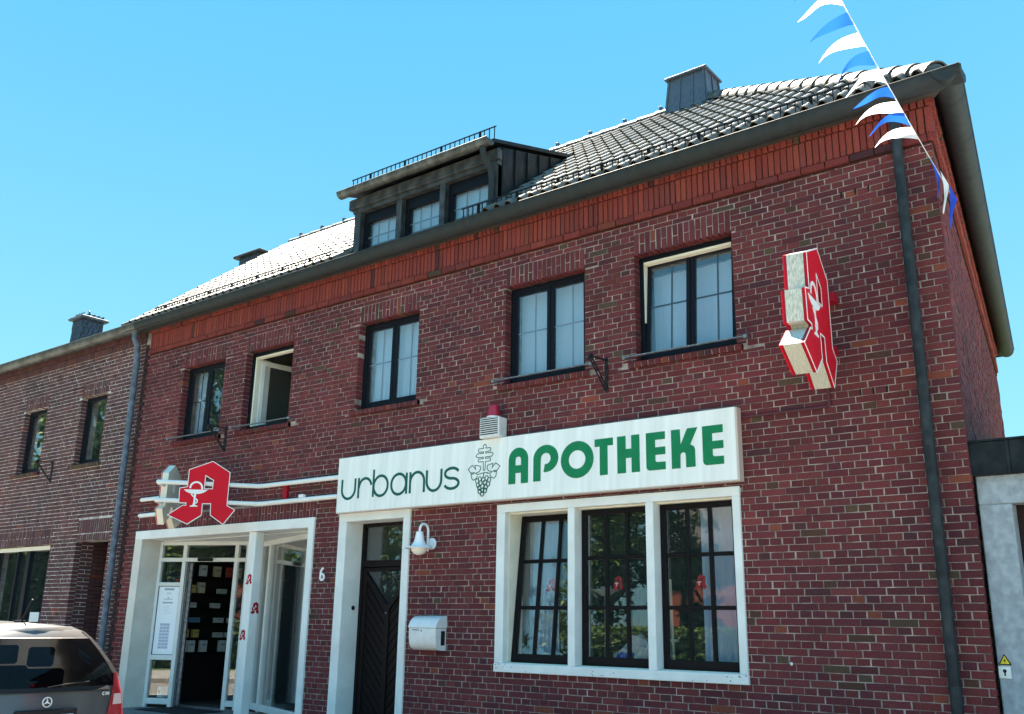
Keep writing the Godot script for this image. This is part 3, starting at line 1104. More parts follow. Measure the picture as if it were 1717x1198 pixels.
func dormer(h: Node3D) -> void:
	var d = node("dormer", h)
	var zf = -0.10
	var xl = -10.38
	var xr = -7.50
	# roof slab of the dormer and its edge
	var mb = MB.new()
	var f0 = Vector3(xl - 0.1, 8.02, 0.06)
	var f1 = Vector3(xr + 0.04, 8.02, 0.06)
	var k0 = Vector3(xl - 0.1, 8.76, -2.4)
	var k1 = Vector3(xr + 0.04, 8.76, -2.4)
	var th = Vector3(0, -0.055, 0)
	mb.qo(f0, f1, k1, k0, Vector3.UP)
	mb.qo(f0 + th, f1 + th, k1 + th, k0 + th, Vector3.DOWN)
	mb.qo(f1, k1, k1 + th, f1 + th, Vector3.RIGHT)
	mb.qo(f0, k0, k0 + th, f0 + th, Vector3.LEFT)
	mb.qo(f0, f1, f1 + th, f0 + th, Vector3.BACK)
	part(mb, "dormer_roof", M.sheet_dark, d)
	# cheeks of standing-seam sheet
	for x in [xr, xl]:
		mb = MB.new()
		var sx = 1.0 if x == xr else -1.0
		var p = [Vector3(x, YE + (ZE - zf) * PITCH - 0.1, zf), Vector3(x, 7.97, zf), Vector3(x, 8.66, -2.4), Vector3(x, YE + (ZE + 2.4) * PITCH - 0.1, -2.4)]
		mb.qo(p[0], p[1], p[2], p[3], Vector3(sx, 0, 0))
		var off = Vector3(-0.05 * sx, 0, 0)
		mb.qo(p[0] + off, p[1] + off, p[2] + off, p[3] + off, Vector3(-sx, 0, 0))
		part(mb, "cheek", M.sheet_dark, d)
		for i in 8:
			var z = zf - 0.08 - i * 0.29
			var y0 = YE + (ZE - z) * PITCH
			var y1 = 7.96 + (zf - z) * 0.30
			if y1 - y0 > 0.05:
				mb = MB.new()
				mb.bar(Vector3(x + sx * 0.012, y0 - 0.05, z), Vector3(x + sx * 0.012, y1, z), 0.028, 0.010, Vector3.BACK)
				part(mb, "seam", M.sheet_dark, d)
	# front: posts, head fascia, sill
	for p in [[-10.38, -10.25], [-9.465, -9.355], [-8.59, -8.485], [-7.63, -7.50]]:
		boxp(Vector3(p[0], 6.8, zf - 0.10), Vector3(p[1], 7.76, zf), "post", M.sheet_grey, d, 0.006)
	boxp(Vector3(xl - 0.03, 7.70, zf - 0.1), Vector3(xr + 0.01, 7.80, zf + 0.012), "head", M.sheet_grey, d, 0.004)
	boxp(Vector3(xl - 0.09, 7.765, zf - 0.05), Vector3(xr + 0.035, 7.93, zf + 0.055), "fascia", M.sheet_grey, d, 0.006)
	boxp(Vector3(xl, 6.75, zf - 0.1), Vector3(xr, 7.02, zf + 0.02), "sill_apron", M.sheet_grey, d, 0.004)
	var bk = MB.new()
	bk.box(Vector3(xl + 0.06, 6.9, -2.3), Vector3(xr - 0.06, 8.5, -2.2))
	bk.box(Vector3(xl + 0.06, 6.7, -2.2), Vector3(xr - 0.06, 6.9, zf - 0.12))
	part(bk, "attic_lining", M.inner, d)
	var gm = MB.new()
	gutter(gm, Vector3(xl - 0.12, 7.985, 0.12), Vector3(xr + 0.03, 7.985, 0.12), Vector3.BACK, 0.085)
	part(gm, "dormer_gutter", M.zinc_pale, d)
	tubep([Vector3(xr - 0.10, 7.92, 0.12), Vector3(xr - 0.10, 7.80, 0.12), Vector3(xr - 0.085, 7.72, 0.07), Vector3(xr - 0.075, 7.62, -0.02), Vector3(xr - 0.07, 7.5, -0.045), Vector3(xr - 0.07, 6.98, -0.045)], 0.043, "dormer_downpipe", M.zinc, d, 14)
	# snow guard on the dormer eaves
	mb = MB.new()
	mb.bar(Vector3(xl, 8.24, 0.0), Vector3(xr + 0.03, 8.24, 0.0), 0.012, 0.016)
	var x = xl + 0.03
	var c = 0
	while x < xr + 0.04:
		mb.bar(Vector3(x, 8.04, 0.0), Vector3(x, 8.25, 0.0), 0.011, 0.011, Vector3.BACK)
		if c % 8 == 4:
			mb.bar(Vector3(x, 8.0, -0.015), Vector3(x, 8.26, -0.015), 0.04, 0.012, Vector3.BACK)
		x += 0.092
		c += 1
	part(mb, "dormer_snow_guard", M.iron, d)
	# three windows
	for o in [[-10.25, -9.465], [-9.355, -8.59], [-8.485, -7.63]]:
		var fm = MB.new()
		ring(fm, o[0], o[1], 6.98, 7.71, zf - 0.17, zf - 0.09, 0.07)
		fm.rbox(Vector3(o[0] + 0.06, 7.52, zf - 0.14), Vector3(o[1] - 0.06, 7.66, zf - 0.085), 0.006)
		part(fm, "window_frame", M.frame_dark, d)
		pane(d, o[0] + 0.06, o[1] - 0.06, 7.03, 7.54, zf - 0.13)
		var mm = MB.new()
		for f in [0.34, 0.67]:
			var xx = lerp(o[0] + 0.07, o[1] - 0.07, f)
			mm.box(Vector3(xx - 0.011, 7.04, zf - 0.142), Vector3(xx + 0.011, 7.53, zf - 0.137))
		mm.box(Vector3(o[0] + 0.07, 7.275, zf - 0.141), Vector3(o[1] - 0.07, 7.297, zf - 0.1365))
		part(mm, "muntin", M.muntin_blue, d)


func ring(mb: MB, x0: float, x1: float, y0: float, y1: float, z0: float, z1: float, w: float, wb = -1.0) -> void:
	# four members of a frame, butted
	if wb < 0.0:
		wb = w
	mb.rbox(Vector3(x0, y0, z0), Vector3(x0 + w, y1, z1), 0.005)
	mb.rbox(Vector3(x1 - w, y0, z0), Vector3(x1, y1, z1), 0.005)
	mb.rbox(Vector3(x0 + w, y1 - w, z0), Vector3(x1 - w, y1, z1), 0.005)
	mb.rbox(Vector3(x0 + w, y0, z0), Vector3(x1 - w, y0 + wb, z1), 0.005)


func pane(parent: Node, x0: float, x1: float, y0: float, y1: float, z: float, xf = Transform3D.IDENTITY, mat: Material = null) -> void:
	# double glazing: two panes of two faces
	var mb = MB.new()
	mb.xf = xf
	for dz in [0.0, -0.004, -0.018, -0.022]:
		mb.q(Vector3(x0, y0, z + dz), Vector3(x1, y0, z + dz), Vector3(x1, y1, z + dz), Vector3(x0, y1, z + dz))
	part(mb, "pane", mat if mat else M.pane, parent)


func upper_window(h: Node3D, x0: float, x1: float, y0: float, y1: float, k: int) -> void:
	var w = node("window", h)
	var za = -0.20
	var zb = -0.115
	var fm = MB.new()
	ring(fm, x0 + 0.002, x1 - 0.002, y0, y1 - 0.002, za, zb, 0.055, 0.075)
	part(fm, "frame", M.frame_dark, w)
	# sill of bricks on edge, tilted
	var n = 16
	for i in n:
		var a = lerp(x0 - 0.085, x1 + 0.085, float(i) / n)
		var b = lerp(x0 - 0.085, x1 + 0.085, float(i + 1) / n) - 0.010
		var mb = MB.new()
		mb.col = tone(RED_MIX, 0.12) * Color(0.92, 0.9, 0.9)
		mb.xf = Transform3D(Basis(Vector3.RIGHT, 0.10), Vector3(0, 4.425, -0.03))
		mb.rbox(Vector3(a, -0.034, -0.08), Vector3(b, 0.034, 0.078), 0.005)
		part(mb, "sill_brick", M.brick, w)
	var mo = MB.new()
	mo.xf = Transform3D(Basis(Vector3.RIGHT, 0.10), Vector3(0, 4.425, -0.03))
	mo.box(Vector3(x0 - 0.08, -0.030, -0.078), Vector3(x1 + 0.075, 0.028, 0.068))
	part(mo, "sill_joint", M.mortar, w)
	# guard rail before four of the windows
	if k != 2:
		var rm = MB.new()
		rm.bar(Vector3(x0 - 0.12, 4.505, 0.10), Vector3(x1 + 0.17, 4.505, 0.10), 0.035, 0.012)
		for x in [x0 - 0.10, x1 + 0.15]:
			rm.bar(Vector3(x, 4.50, 0.0), Vector3(x, 4.50, 0.115), 0.02, 0.02)
			rm.lathe([Vector2(0.001, 0.012), Vector2(0.022, 0.008), Vector2(0.026, 0.0)], Vector3(x, 4.50, 0.115), 10, Vector3.BACK)
		part(rm, "guard_rail", M.steel, w)
	var tilt = Transform3D.IDENTITY
	if k == 4:
		tilt = Transform3D(Basis(Vector3.RIGHT, deg_to_rad(-4.0)), Vector3(0, y0 + 0.08, -0.16)) * Transform3D(Basis.IDENTITY, Vector3(0, -y0 - 0.08, 0.16))
		var cm = MB.new()
		cm.rbox(Vector3(x0 + 0.05, y1 - 0.085, za - 0.03), Vector3(x1 - 0.05, y1 - 0.05, zb - 0.012), 0.004)
		cm.rbox(Vector3(x0 + 0.05, y0 + 0.5, za - 0.03), Vector3(x0 + 0.062, y1 - 0.085, zb - 0.012), 0.003)
		part(cm, "inner_frame", M.cream, w)
	if k == 1:
		# wide open: white rebate and lining, the sash swung into the room
		var cm = MB.new()
		ring(cm, x0 + 0.05, x1 - 0.05, y0 + 0.06, y1 - 0.05, za - 0.03, zb - 0.03, 0.035, 0.02)
		part(cm, "inner_frame", M.cream, w)
		boxp(Vector3(x0 - 0.02, y0 + 0.05, -0.44), Vector3(x0 + 0.075, y1 - 0.06, za - 0.032), "lining", M.white, w)
		var sm = MB.new()
		sm.xf = Transform3D(Basis(Vector3.UP, deg_to_rad(82)), Vector3(x0 + 0.10, 0, -0.24))
		ring(sm, 0.0, 1.0, y0 + 0.1, y1 - 0.09, -0.06, 0.0, 0.075)
		part(sm, "sash", M.white, w)
		pane(w, 0.07, 0.93, y0 + 0.17, y1 - 0.16, -0.03, sm.xf)
		return
	var mid = (x0 + x1) * 0.5 + 0.01
	for s in [[x0 + 0.05, mid - 0.004], [mid + 0.004, x1 - 0.05]]:
		var sm = MB.new()
		sm.xf = tilt
		ring(sm, s[0], s[1], y0 + 0.07, y1 - 0.05, -0.185, -0.13, 0.052, 0.06)
		part(sm, "sash", M.frame_dark, w)
		pane(w, s[0] + 0.045, s[1] - 0.045, y0 + 0.12, y1 - 0.095, -0.148, tilt)
		var mm = MB.new()
		mm.xf = tilt
		var cx = (s[0] + s[1]) * 0.5 + (0.04 if s[0] < mid - 0.1 else 0.05)
		var hy = lerp(y0, y1, 0.53)
		mm.box(Vector3(cx - 0.010, y0 + 0.13, -0.160), Vector3(cx + 0.010, y1 - 0.1, -0.155))
		mm.box(Vector3(s[0] + 0.05, hy - 0.010, -0.1595), Vector3(s[1] - 0.05, hy + 0.010, -0.1545))
		part(mm, "muntin", M.frame_dark if k in [0, 4] else M.muntin_blue, w)


func a_outline(part_: int) -> PackedVector2Array:
	# the letter A of the pharmacy sign in two halves round its counter; unit: metres for a sign 0.95 high, origin at the foot
	if part_ == 0:
		return PackedVector2Array([Vector2(0.238, 0.814), Vector2(0.238, 0.556), Vector2(0.130, 0.529), Vector2(0.138, 0.312), Vector2(0.243, 0.312), Vector2(0.242, 0.278), Vector2(0.199, 0.277), Vector2(0.0, 0.125), Vector2(0.287, 0.0), Vector2(0.479, 0.140), Vector2(0.477, 0.311), Vector2(0.542, 0.312), Vector2(0.542, 0.537), Vector2(0.482, 0.534), Vector2(0.483, 0.737), Vector2(0.542, 0.704), Vector2(0.542, 0.946)])
	return PackedVector2Array([Vector2(0.542, 0.946), Vector2(0.542, 0.704), Vector2(0.603, 0.670), Vector2(0.599, 0.540), Vector2(0.542, 0.537), Vector2(0.542, 0.312), Vector2(0.595, 0.316), Vector2(0.606, 0.145), Vector2(0.801, 0.015), Vector2(0.952, 0.237), Vector2(0.833, 0.299), Vector2(0.834, 0.801), Vector2(0.569, 0.957)])


func a_edge() -> Array:
	return [Vector2(0.238, 0.814), Vector2(0.238, 0.556), Vector2(0.130, 0.529), Vector2(0.138, 0.312), Vector2(0.243, 0.312), Vector2(0.242, 0.278), Vector2(0.199, 0.277), Vector2(0.0, 0.125), Vector2(0.287, 0.0), Vector2(0.479, 0.140), Vector2(0.477, 0.311), Vector2(0.595, 0.316), Vector2(0.606, 0.145), Vector2(0.801, 0.015), Vector2(0.952, 0.237), Vector2(0.833, 0.299), Vector2(0.834, 0.801), Vector2(0.569, 0.957)]


func a_hole() -> Array:
	return [Vector2(0.483, 0.737), Vector2(0.603, 0.670), Vector2(0.599, 0.540), Vector2(0.482, 0.534)]


func sticker(parent: Node, called: String, xf: Transform3D, mat: Material) -> void:
	var mb = MB.new()
	mb.xf = xf
	for k in 2:
		mb.prism(a_outline(k), 0.0, 0.004)
	part(mb, called, mat, parent)
	var cm = MB.new()
	cm.xf = xf
	cm.prism(PackedVector2Array([Vector2(0.19, 0.51), Vector2(0.537, 0.52), Vector2(0.43, 0.45), Vector2(0.30, 0.45)]), 0.005, 0.009)
	cm.prism(PackedVector2Array([Vector2(0.33, 0.45), Vector2(0.39, 0.45), Vector2(0.39, 0.29), Vector2(0.33, 0.29)]), 0.005, 0.009)
	part(cm, called + "_chalice", M.white_trim, parent)


func display_window(h: Node3D) -> void:
	var w = node("display_window", h)
	# white surround with two mullions
	var zf = 0.032
	boxp(Vector3(-7.295, 2.832, -0.06), Vector3(-4.095, 2.932, zf), "surround_head", M.white, w, 0.006)
	boxp(Vector3(-7.297, 0.975, -0.06), Vector3(-4.093, 1.072, zf + 0.006), "surround_sill", M.white, w, 0.006)
	boxp(Vector3(-7.293, 1.072, -0.06), Vector3(-7.168, 2.832, zf - 0.001), "surround_jamb", M.white, w, 0.006)
	boxp(Vector3(-4.184, 1.072, -0.06), Vector3(-4.097, 2.832, zf - 0.001), "surround_jamb", M.white, w, 0.006)
	for x in [[-6.242, -6.147], [-5.210, -5.113]]:
		boxp(Vector3(x[0], 1.072, -0.30), Vector3(x[1], 2.832, zf - 0.002), "mullion", M.white, w, 0.006)
	var lm = MB.new()      # lining of the opening
	lm.box(Vector3(-7.178, 1.06, -0.34), Vector3(-7.158, 2.83, -0.061))
	lm.box(Vector3(-4.194, 1.06, -0.34), Vector3(-4.174, 2.83, -0.061))
	lm.box(Vector3(-7.158, 2.815, -0.34), Vector3(-4.194, 2.838, -0.061))
	lm.box(Vector3(-7.158, 1.05, -0.45), Vector3(-4.194, 1.082, -0.061))
	part(lm, "lining", M.cream, w)
	var flake = mk(Color(0.16, 0.15, 0.14), 0.9)      # flaked paint at the foot of the surround
	for i in 34:
		var cx = [-7.24, -4.14, -4.25, -5.7, -7.1][i % 5] + rng.randfn() * (0.05 if i % 5 < 2 else 0.16)
		var cyy = (1.0 + absf(rng.randfn()) * 0.09) if i % 5 < 2 else rng.randf_range(0.985, 1.06)
		if cx < -7.28 or cx > -4.11 or (cyy > 1.065 and cx > -7.18 and cx < -4.175):
			continue
		var pl = PackedVector2Array()
		for m in 6:
			var aa = TAU * m / 6.0
			pl.append(Vector2(cx + cos(aa) * rng.randf_range(0.003, 0.016), cyy + sin(aa) * rng.randf_range(0.002, 0.007)))
		var ch = MB.new()
		ch.prism(pl, zf + 0.0055, zf + 0.0068 + i * 0.00002)
		part(ch, "paint_flake", flake, w)
	var k = 0
	for s in [[-7.155, -6.245], [-6.144, -5.213], [-5.110, -4.197]]:
		var xf = Transform3D.IDENTITY
		if k == 0:
			xf = Transform3D(Basis(Vector3.RIGHT, deg_to_rad(-6.2)), Vector3(0, 1.1, -0.15)) * Transform3D(Basis.IDENTITY, Vector3(0, -1.1, 0.15))
		var sm = MB.new()
		sm.xf = xf
		ring(sm, s[0], s[1], 1.085, 2.812, -0.175, -0.115, 0.062, 0.095)
		part(sm, "sash", M.frame_black, w)
		pane(w, s[0] + 0.055, s[1] - 0.055, 1.17, 2.76, -0.138, xf, M.pane_shop)
		for f in [0.333, 0.667]:
			var mm = MB.new()
			mm.xf = xf
			var xx = lerp(s[0] + 0.055, s[1] - 0.055, f)
			mm.rbox(Vector3(xx - 0.021, 1.17, -0.170), Vector3(xx + 0.021, 2.76, -0.121), 0.006)
			part(mm, "muntin", M.frame_black, w)
		for y in [1.712, 2.262]:
			var mm = MB.new()
			mm.xf = xf
			mm.rbox(Vector3(s[0] + 0.055, y - 0.021, -0.168), Vector3(s[1] - 0.055, y + 0.021, -0.123), 0.006)
			part(mm, "muntin", M.frame_black, w)
		var sx = [-6.75, -5.765, -4.745][k]
		sticker(w, "sticker", xf * Transform3D(Basis.IDENTITY.scaled(Vector3(0.155, 0.17, 0.2)), Vector3(sx, 1.895, -0.168)), M.red_dull)
		k += 1


func front_door(h: Node3D) -> void:
	var d = node("front_door", h)
	boxp(Vector3(-10.142, 2.862, -0.34), Vector3(-8.763, 2.987, 0.03), "surround_head", M.white, d, 0.006)
	boxp(Vector3(-10.140, 0.09, -0.34), Vector3(-9.980, 2.862, 0.029), "surround_jamb", M.white, d, 0.006)
	boxp(Vector3(-8.888, 0.09, -0.34), Vector3(-8.765, 2.862, 0.029), "surround_jamb", M.white, d, 0.006)
	var fm = MB.new()
	ring(fm, -9.978, -8.890, 0.10, 2.858, -0.36, -0.285, 0.045, 0.05)
	fm.rbox(Vector3(-9.933, 2.255, -0.355), Vector3(-8.935, 2.345, -0.28), 0.006)
	part(fm, "frame", M.door_wood, d)
	pane(d, -9.933, -8.935, 2.345, 2.813, -0.32)
	# leaf: stiles, rails and chevron boards either side of the middle post
	var sm = MB.new()
	sm.rbox(Vector3(-9.930, 0.12, -0.345), Vector3(-9.860, 2.25, -0.300), 0.006)
	sm.rbox(Vector3(-9.008, 0.12, -0.345), Vector3(-8.938, 2.25, -0.300), 0.006)
	sm.rbox(Vector3(-9.860, 2.195, -0.345), Vector3(-9.008, 2.25, -0.300), 0.006)
	sm.rbox(Vector3(-9.860, 0.12, -0.345), Vector3(-9.008, 0.22, -0.300), 0.006)
	sm.rbox(Vector3(-9.475, 0.22, -0.345), Vector3(-9.393, 1.72, -0.297), 0.006)
	sm.bar(Vector3(-9.855, 2.13, -0.322), Vector3(-9.434, 1.69, -0.322), 0.065, 0.045, Vector3.BACK)
	sm.bar(Vector3(-9.013, 2.13, -0.322), Vector3(-9.434, 1.69, -0.322), 0.065, 0.0452, Vector3.BACK)
	part(sm, "leaf_frame", M.door_wood, d)
	var gm = MB.new()
	for z in [-0.322, -0.332]:
		gm.tri(Vector3(-9.86, 2.2, z), Vector3(-9.434, 1.73, z), Vector3(-9.008, 2.2, z))
	part(gm, "leaf_pane", M.pane, d)
	boxp(Vector3(-9.87, 0.2, -0.352), Vector3(-9.0, 2.2, -0.346), "leaf_back", M.black, d, 0.0)
	var field = {-1: PackedVector2Array([Vector2(-9.858, 0.222), Vector2(-9.477, 0.222), Vector2(-9.477, 1.67), Vector2(-9.858, 2.055)]), 1: PackedVector2Array([Vector2(-9.010, 0.222), Vector2(-9.391, 0.222), Vector2(-9.391, 1.67), Vector2(-9.010, 2.055)])}
	for sg in [-1, 1]:
		for i in 22:
			var y = -0.45 + i * 0.135
			var xo = -9.434 + sg * 0.5
			var board = PackedVector2Array([Vector2(xo, y + 0.55), Vector2(-9.434, y + 0.0), Vector2(-9.434, y + 0.116), Vector2(xo, y + 0.666)])
			for p in Geometry2D.intersect_polygons(board, field[sg]):
				var mb = MB.new()
				var b = rng.randf_range(0.8, 1.25)
				mb.col = Color(b, b, b)
				mb.xf = Transform3D(Basis.IDENTITY, Vector3(0, 0, rng.randf_range(-0.002, 0.002)))
				mb.prism(p, -0.345, -0.318)
				part(mb, "board", M.door_wood, d)
	var km = MB.new()
	km.lathe([Vector2(0.001, 0.02), Vector2(0.014, 0.018), Vector2(0.016, 0.0)], Vector3(-9.434, 1.64, -0.297), 12, Vector3.BACK)
	part(km, "lock", M.steel, d)
	var bm = MB.new()
	bm.lathe([Vector2(0.001, 0.016), Vector2(0.026, 0.012), Vector2(0.032, 0.0)], Vector3(-9.980, 1.70, -0.19), 14, Vector3.RIGHT)
	part(bm, "bell_button", M.black, d)


func wing(parent: Node, a: Vector3, b: Vector3) -> Array:
	# axes of a glazed screen from a to b (plan points), x along it
	var u: Vector3 = (b - a).normalized()
	var n: Vector3 = u.cross(Vector3.UP)
	return [Transform3D(Basis(u, Vector3.UP, n), a), (b - a).length()]


func shop_entrance(h: Node3D) -> void:
	var s = node("shop_entrance", h)
	boxp(Vector3(-15.282, 2.822, -0.36), Vector3(-10.660, 2.966, 0.032), "surround_head", M.white, s, 0.006)
	boxp(Vector3(-15.280, 0.09, -0.36), Vector3(-15.065, 2.822, 0.031), "surround_jamb", M.plaster, s, 0.006)
	boxp(Vector3(-10.786, 0.09, -0.36), Vector3(-10.662, 2.822, 0.031), "surround_jamb", M.white, s, 0.006)
	var so = MB.new()      # soffit and cheeks of the recess
	so.box(Vector3(-15.7, 2.81, -1.5), Vector3(-10.42, 2.84, -0.361))
	part(so, "soffit", M.white, s)
	boxp(Vector3(-12.185, 0.09, -0.16), Vector3(-12.010, 2.819, -0.005), "pillar", M.white, s, 0.008)
	for p in [[-12.165, 2.03, 0], [-12.125, 1.60, 1], [-12.20, 1.22, 2]]:
		var xf = Transform3D(Basis.IDENTITY.scaled(Vector3(0.16, 0.17, 0.2)), Vector3(p[0], p[1], -0.0045))
		if p[2] == 1:
			xf = Transform3D(Basis(Vector3.UP, PI / 2).scaled(Vector3(0.2, 0.19, 0.17)), Vector3(-12.0095, 1.60, -0.02))
		sticker(s, "sticker", xf, M.red_dull)
	# left screen with the sliding door, right screen, corner post
	var L = wing(s, Vector3(-15.06, 0, -0.33), Vector3(-13.52, 0, -1.02))
	var xf: Transform3D = L[0]
	var ln: float = L[1]
	var fm = MB.new()
	fm.xf = xf
	fm.rbox(Vector3(0, 0.1, -0.07), Vector3(0.055, 2.81, 0), 0.004)
	fm.rbox(Vector3(0.46, 0.1, -0.07), Vector3(0.53, 2.81, 0.002), 0.004)
	fm.rbox(Vector3(ln - 0.24, 0.1, -0.07), Vector3(ln - 0.17, 2.81, 0.002), 0.004)
	fm.rbox(Vector3(ln - 0.03, 0.1, -0.07), Vector3(ln + 0.03, 2.81, 0), 0.004)
	fm.rbox(Vector3(0.055, 2.75, -0.07), Vector3(ln - 0.03, 2.81, -0.001), 0.004)
	fm.rbox(Vector3(0.055, 2.47, -0.07), Vector3(ln - 0.03, 2.535, 0.001), 0.004)
	fm.rbox(Vector3(0.055, 2.06, -0.07), Vector3(0.46, 2.12, -0.001), 0.004)
	fm.rbox(Vector3(0.055, 0.85, -0.07), Vector3(0.46, 0.93, -0.001), 0.004)
	fm.rbox(Vector3(0.055, 0.15, -0.07), Vector3(0.46, 0.24, -0.001), 0.004)
	fm.rbox(Vector3(ln - 0.17, 0.15, -0.07), Vector3(ln - 0.03, 0.24, -0.001), 0.004)
	part(fm, "screen_frame", M.white, s)
	# door leaf slid behind the side pane
	var dm = MB.new()
	dm.xf = xf
	dm.rbox(Vector3(0.56, 0.13, -0.13), Vector3(0.62, 2.46, -0.085), 0.004)
	dm.rbox(Vector3(0.531, 0.1, -0.16), Vector3(0.556, 2.47, -0.07), 0.004)
	part(dm, "sliding_door_edge", M.steel, s)
	pane(s, 0.055, 0.46, 0.24, 0.85, -0.03, xf)
	pane(s, 0.055, 0.46, 2.12, 2.47, -0.03, xf)
	pane(s, 0.055, 0.46, 2.535, 2.75, -0.03, xf)
	pane(s, 0.53, ln - 0.24, 2.535, 2.75, -0.03, xf)
	pane(s, ln - 0.17, ln - 0.03, 0.24, 2.47, -0.03, xf)
	pane(s, ln - 0.17, ln - 0.03, 2.535, 2.75, -0.03, xf)
	var se = MB.new()
	se.xf = xf
	se.rbox(Vector3(0.78, 2.475, 0.003), Vector3(1.05, 2.53, 0.06), 0.008)
	part(se, "door_sensor", M.black, s)
	# notice panel
	var im = Image.create(256, 1024, false, Image.FORMAT_RGB8)
	im.fill(Color(0.93, 0.95, 0.98))
	var ink = Color(0.52, 0.56, 0.66)
	im.fill_rect(Rect2i(70, 30, 120, 34), Color(0.62, 0.66, 0.74))
	im.fill_rect(Rect2i(100, 96, 60, 30), Color(0.82, 0.85, 0.90))
	im.fill_rect(Rect2i(118, 168, 18, 18), ink)
	im.fill_rect(Rect2i(76, 194, 104, 8), ink)
	im.fill_rect(Rect2i(60, 236, 130, 30), Color(0.78, 0.81, 0.87))
	im.fill_rect(Rect2i(66, 246, 118, 10), ink)
	for y in 6:
		im.fill_rect(Rect2i(72 + (y % 3) * 9, 300 + y * 22, 96 - (y % 2) * 24, 6), Color(0.80, 0.83, 0.89))
	for y in 8:
		im.fill_rect(Rect2i(62, 560 + y * 48, 120, 4), ink)
		im.fill_rect(Rect2i(62, 566 + y * 48, 120, 34), Color(0.74, 0.77, 0.86))
		for x in 3:
			im.fill_rect(Rect2i(70 + x * 38, 574 + y * 48, 26, 5), ink)
			im.fill_rect(Rect2i(70 + x * 38, 586 + y * 48, 20, 5), ink)
	var pm = StandardMaterial3D.new()
	pm.albedo_texture = texture(im)
	pm.roughness = 0.4
	var nm = MB.new()
	nm.xf = xf
	nm.q(Vector3(0.058, 0.932, -0.02), Vector3(0.458, 0.932, -0.02), Vector3(0.458, 2.058, -0.02), Vector3(0.058, 2.058, -0.02))
	part(nm, "notice_panel", pm, s)
	nm = MB.new()
	nm.xf = xf
	ring(nm, 0.056, 0.460, 0.931, 2.059, -0.04, -0.010, 0.008)
	part(nm, "notice_rim", M.frame_dark, s)
	boxp(Vector3(-13.56, 0.1, -1.30), Vector3(-13.44, 2.81, -1.06), "corner_post", M.white, s)
	# right screen
	var Rr = wing(s, Vector3(-13.46, 0, -1.24), Vector3(-10.79, 0, -0.27))
	xf = Rr[0]
	ln = Rr[1]
	fm = MB.new()
	fm.xf = xf
	fm.rbox(Vector3(0.0, 0.1, -0.07), Vector3(0.07, 2.81, 0), 0.004)
	fm.rbox(Vector3(0.44, 0.1, -0.07), Vector3(0.52, 2.81, 0.002), 0.004)
	fm.rbox(Vector3(ln - 0.07, 0.1, -0.07), Vector3(ln, 2.81, 0), 0.004)
	fm.rbox(Vector3(0.07, 2.73, -0.07), Vector3(ln - 0.07, 2.81, -0.001), 0.004)
	fm.rbox(Vector3(0.07, 0.12, -0.07), Vector3(ln - 0.07, 0.22, -0.001), 0.004)
	part(fm, "screen_frame", M.white, s)
	pane(s, 0.52, ln - 0.07, 0.22, 2.73, -0.03, xf)
	pane(s, 0.07, 0.44, 0.22, 2.73, -0.03, xf)


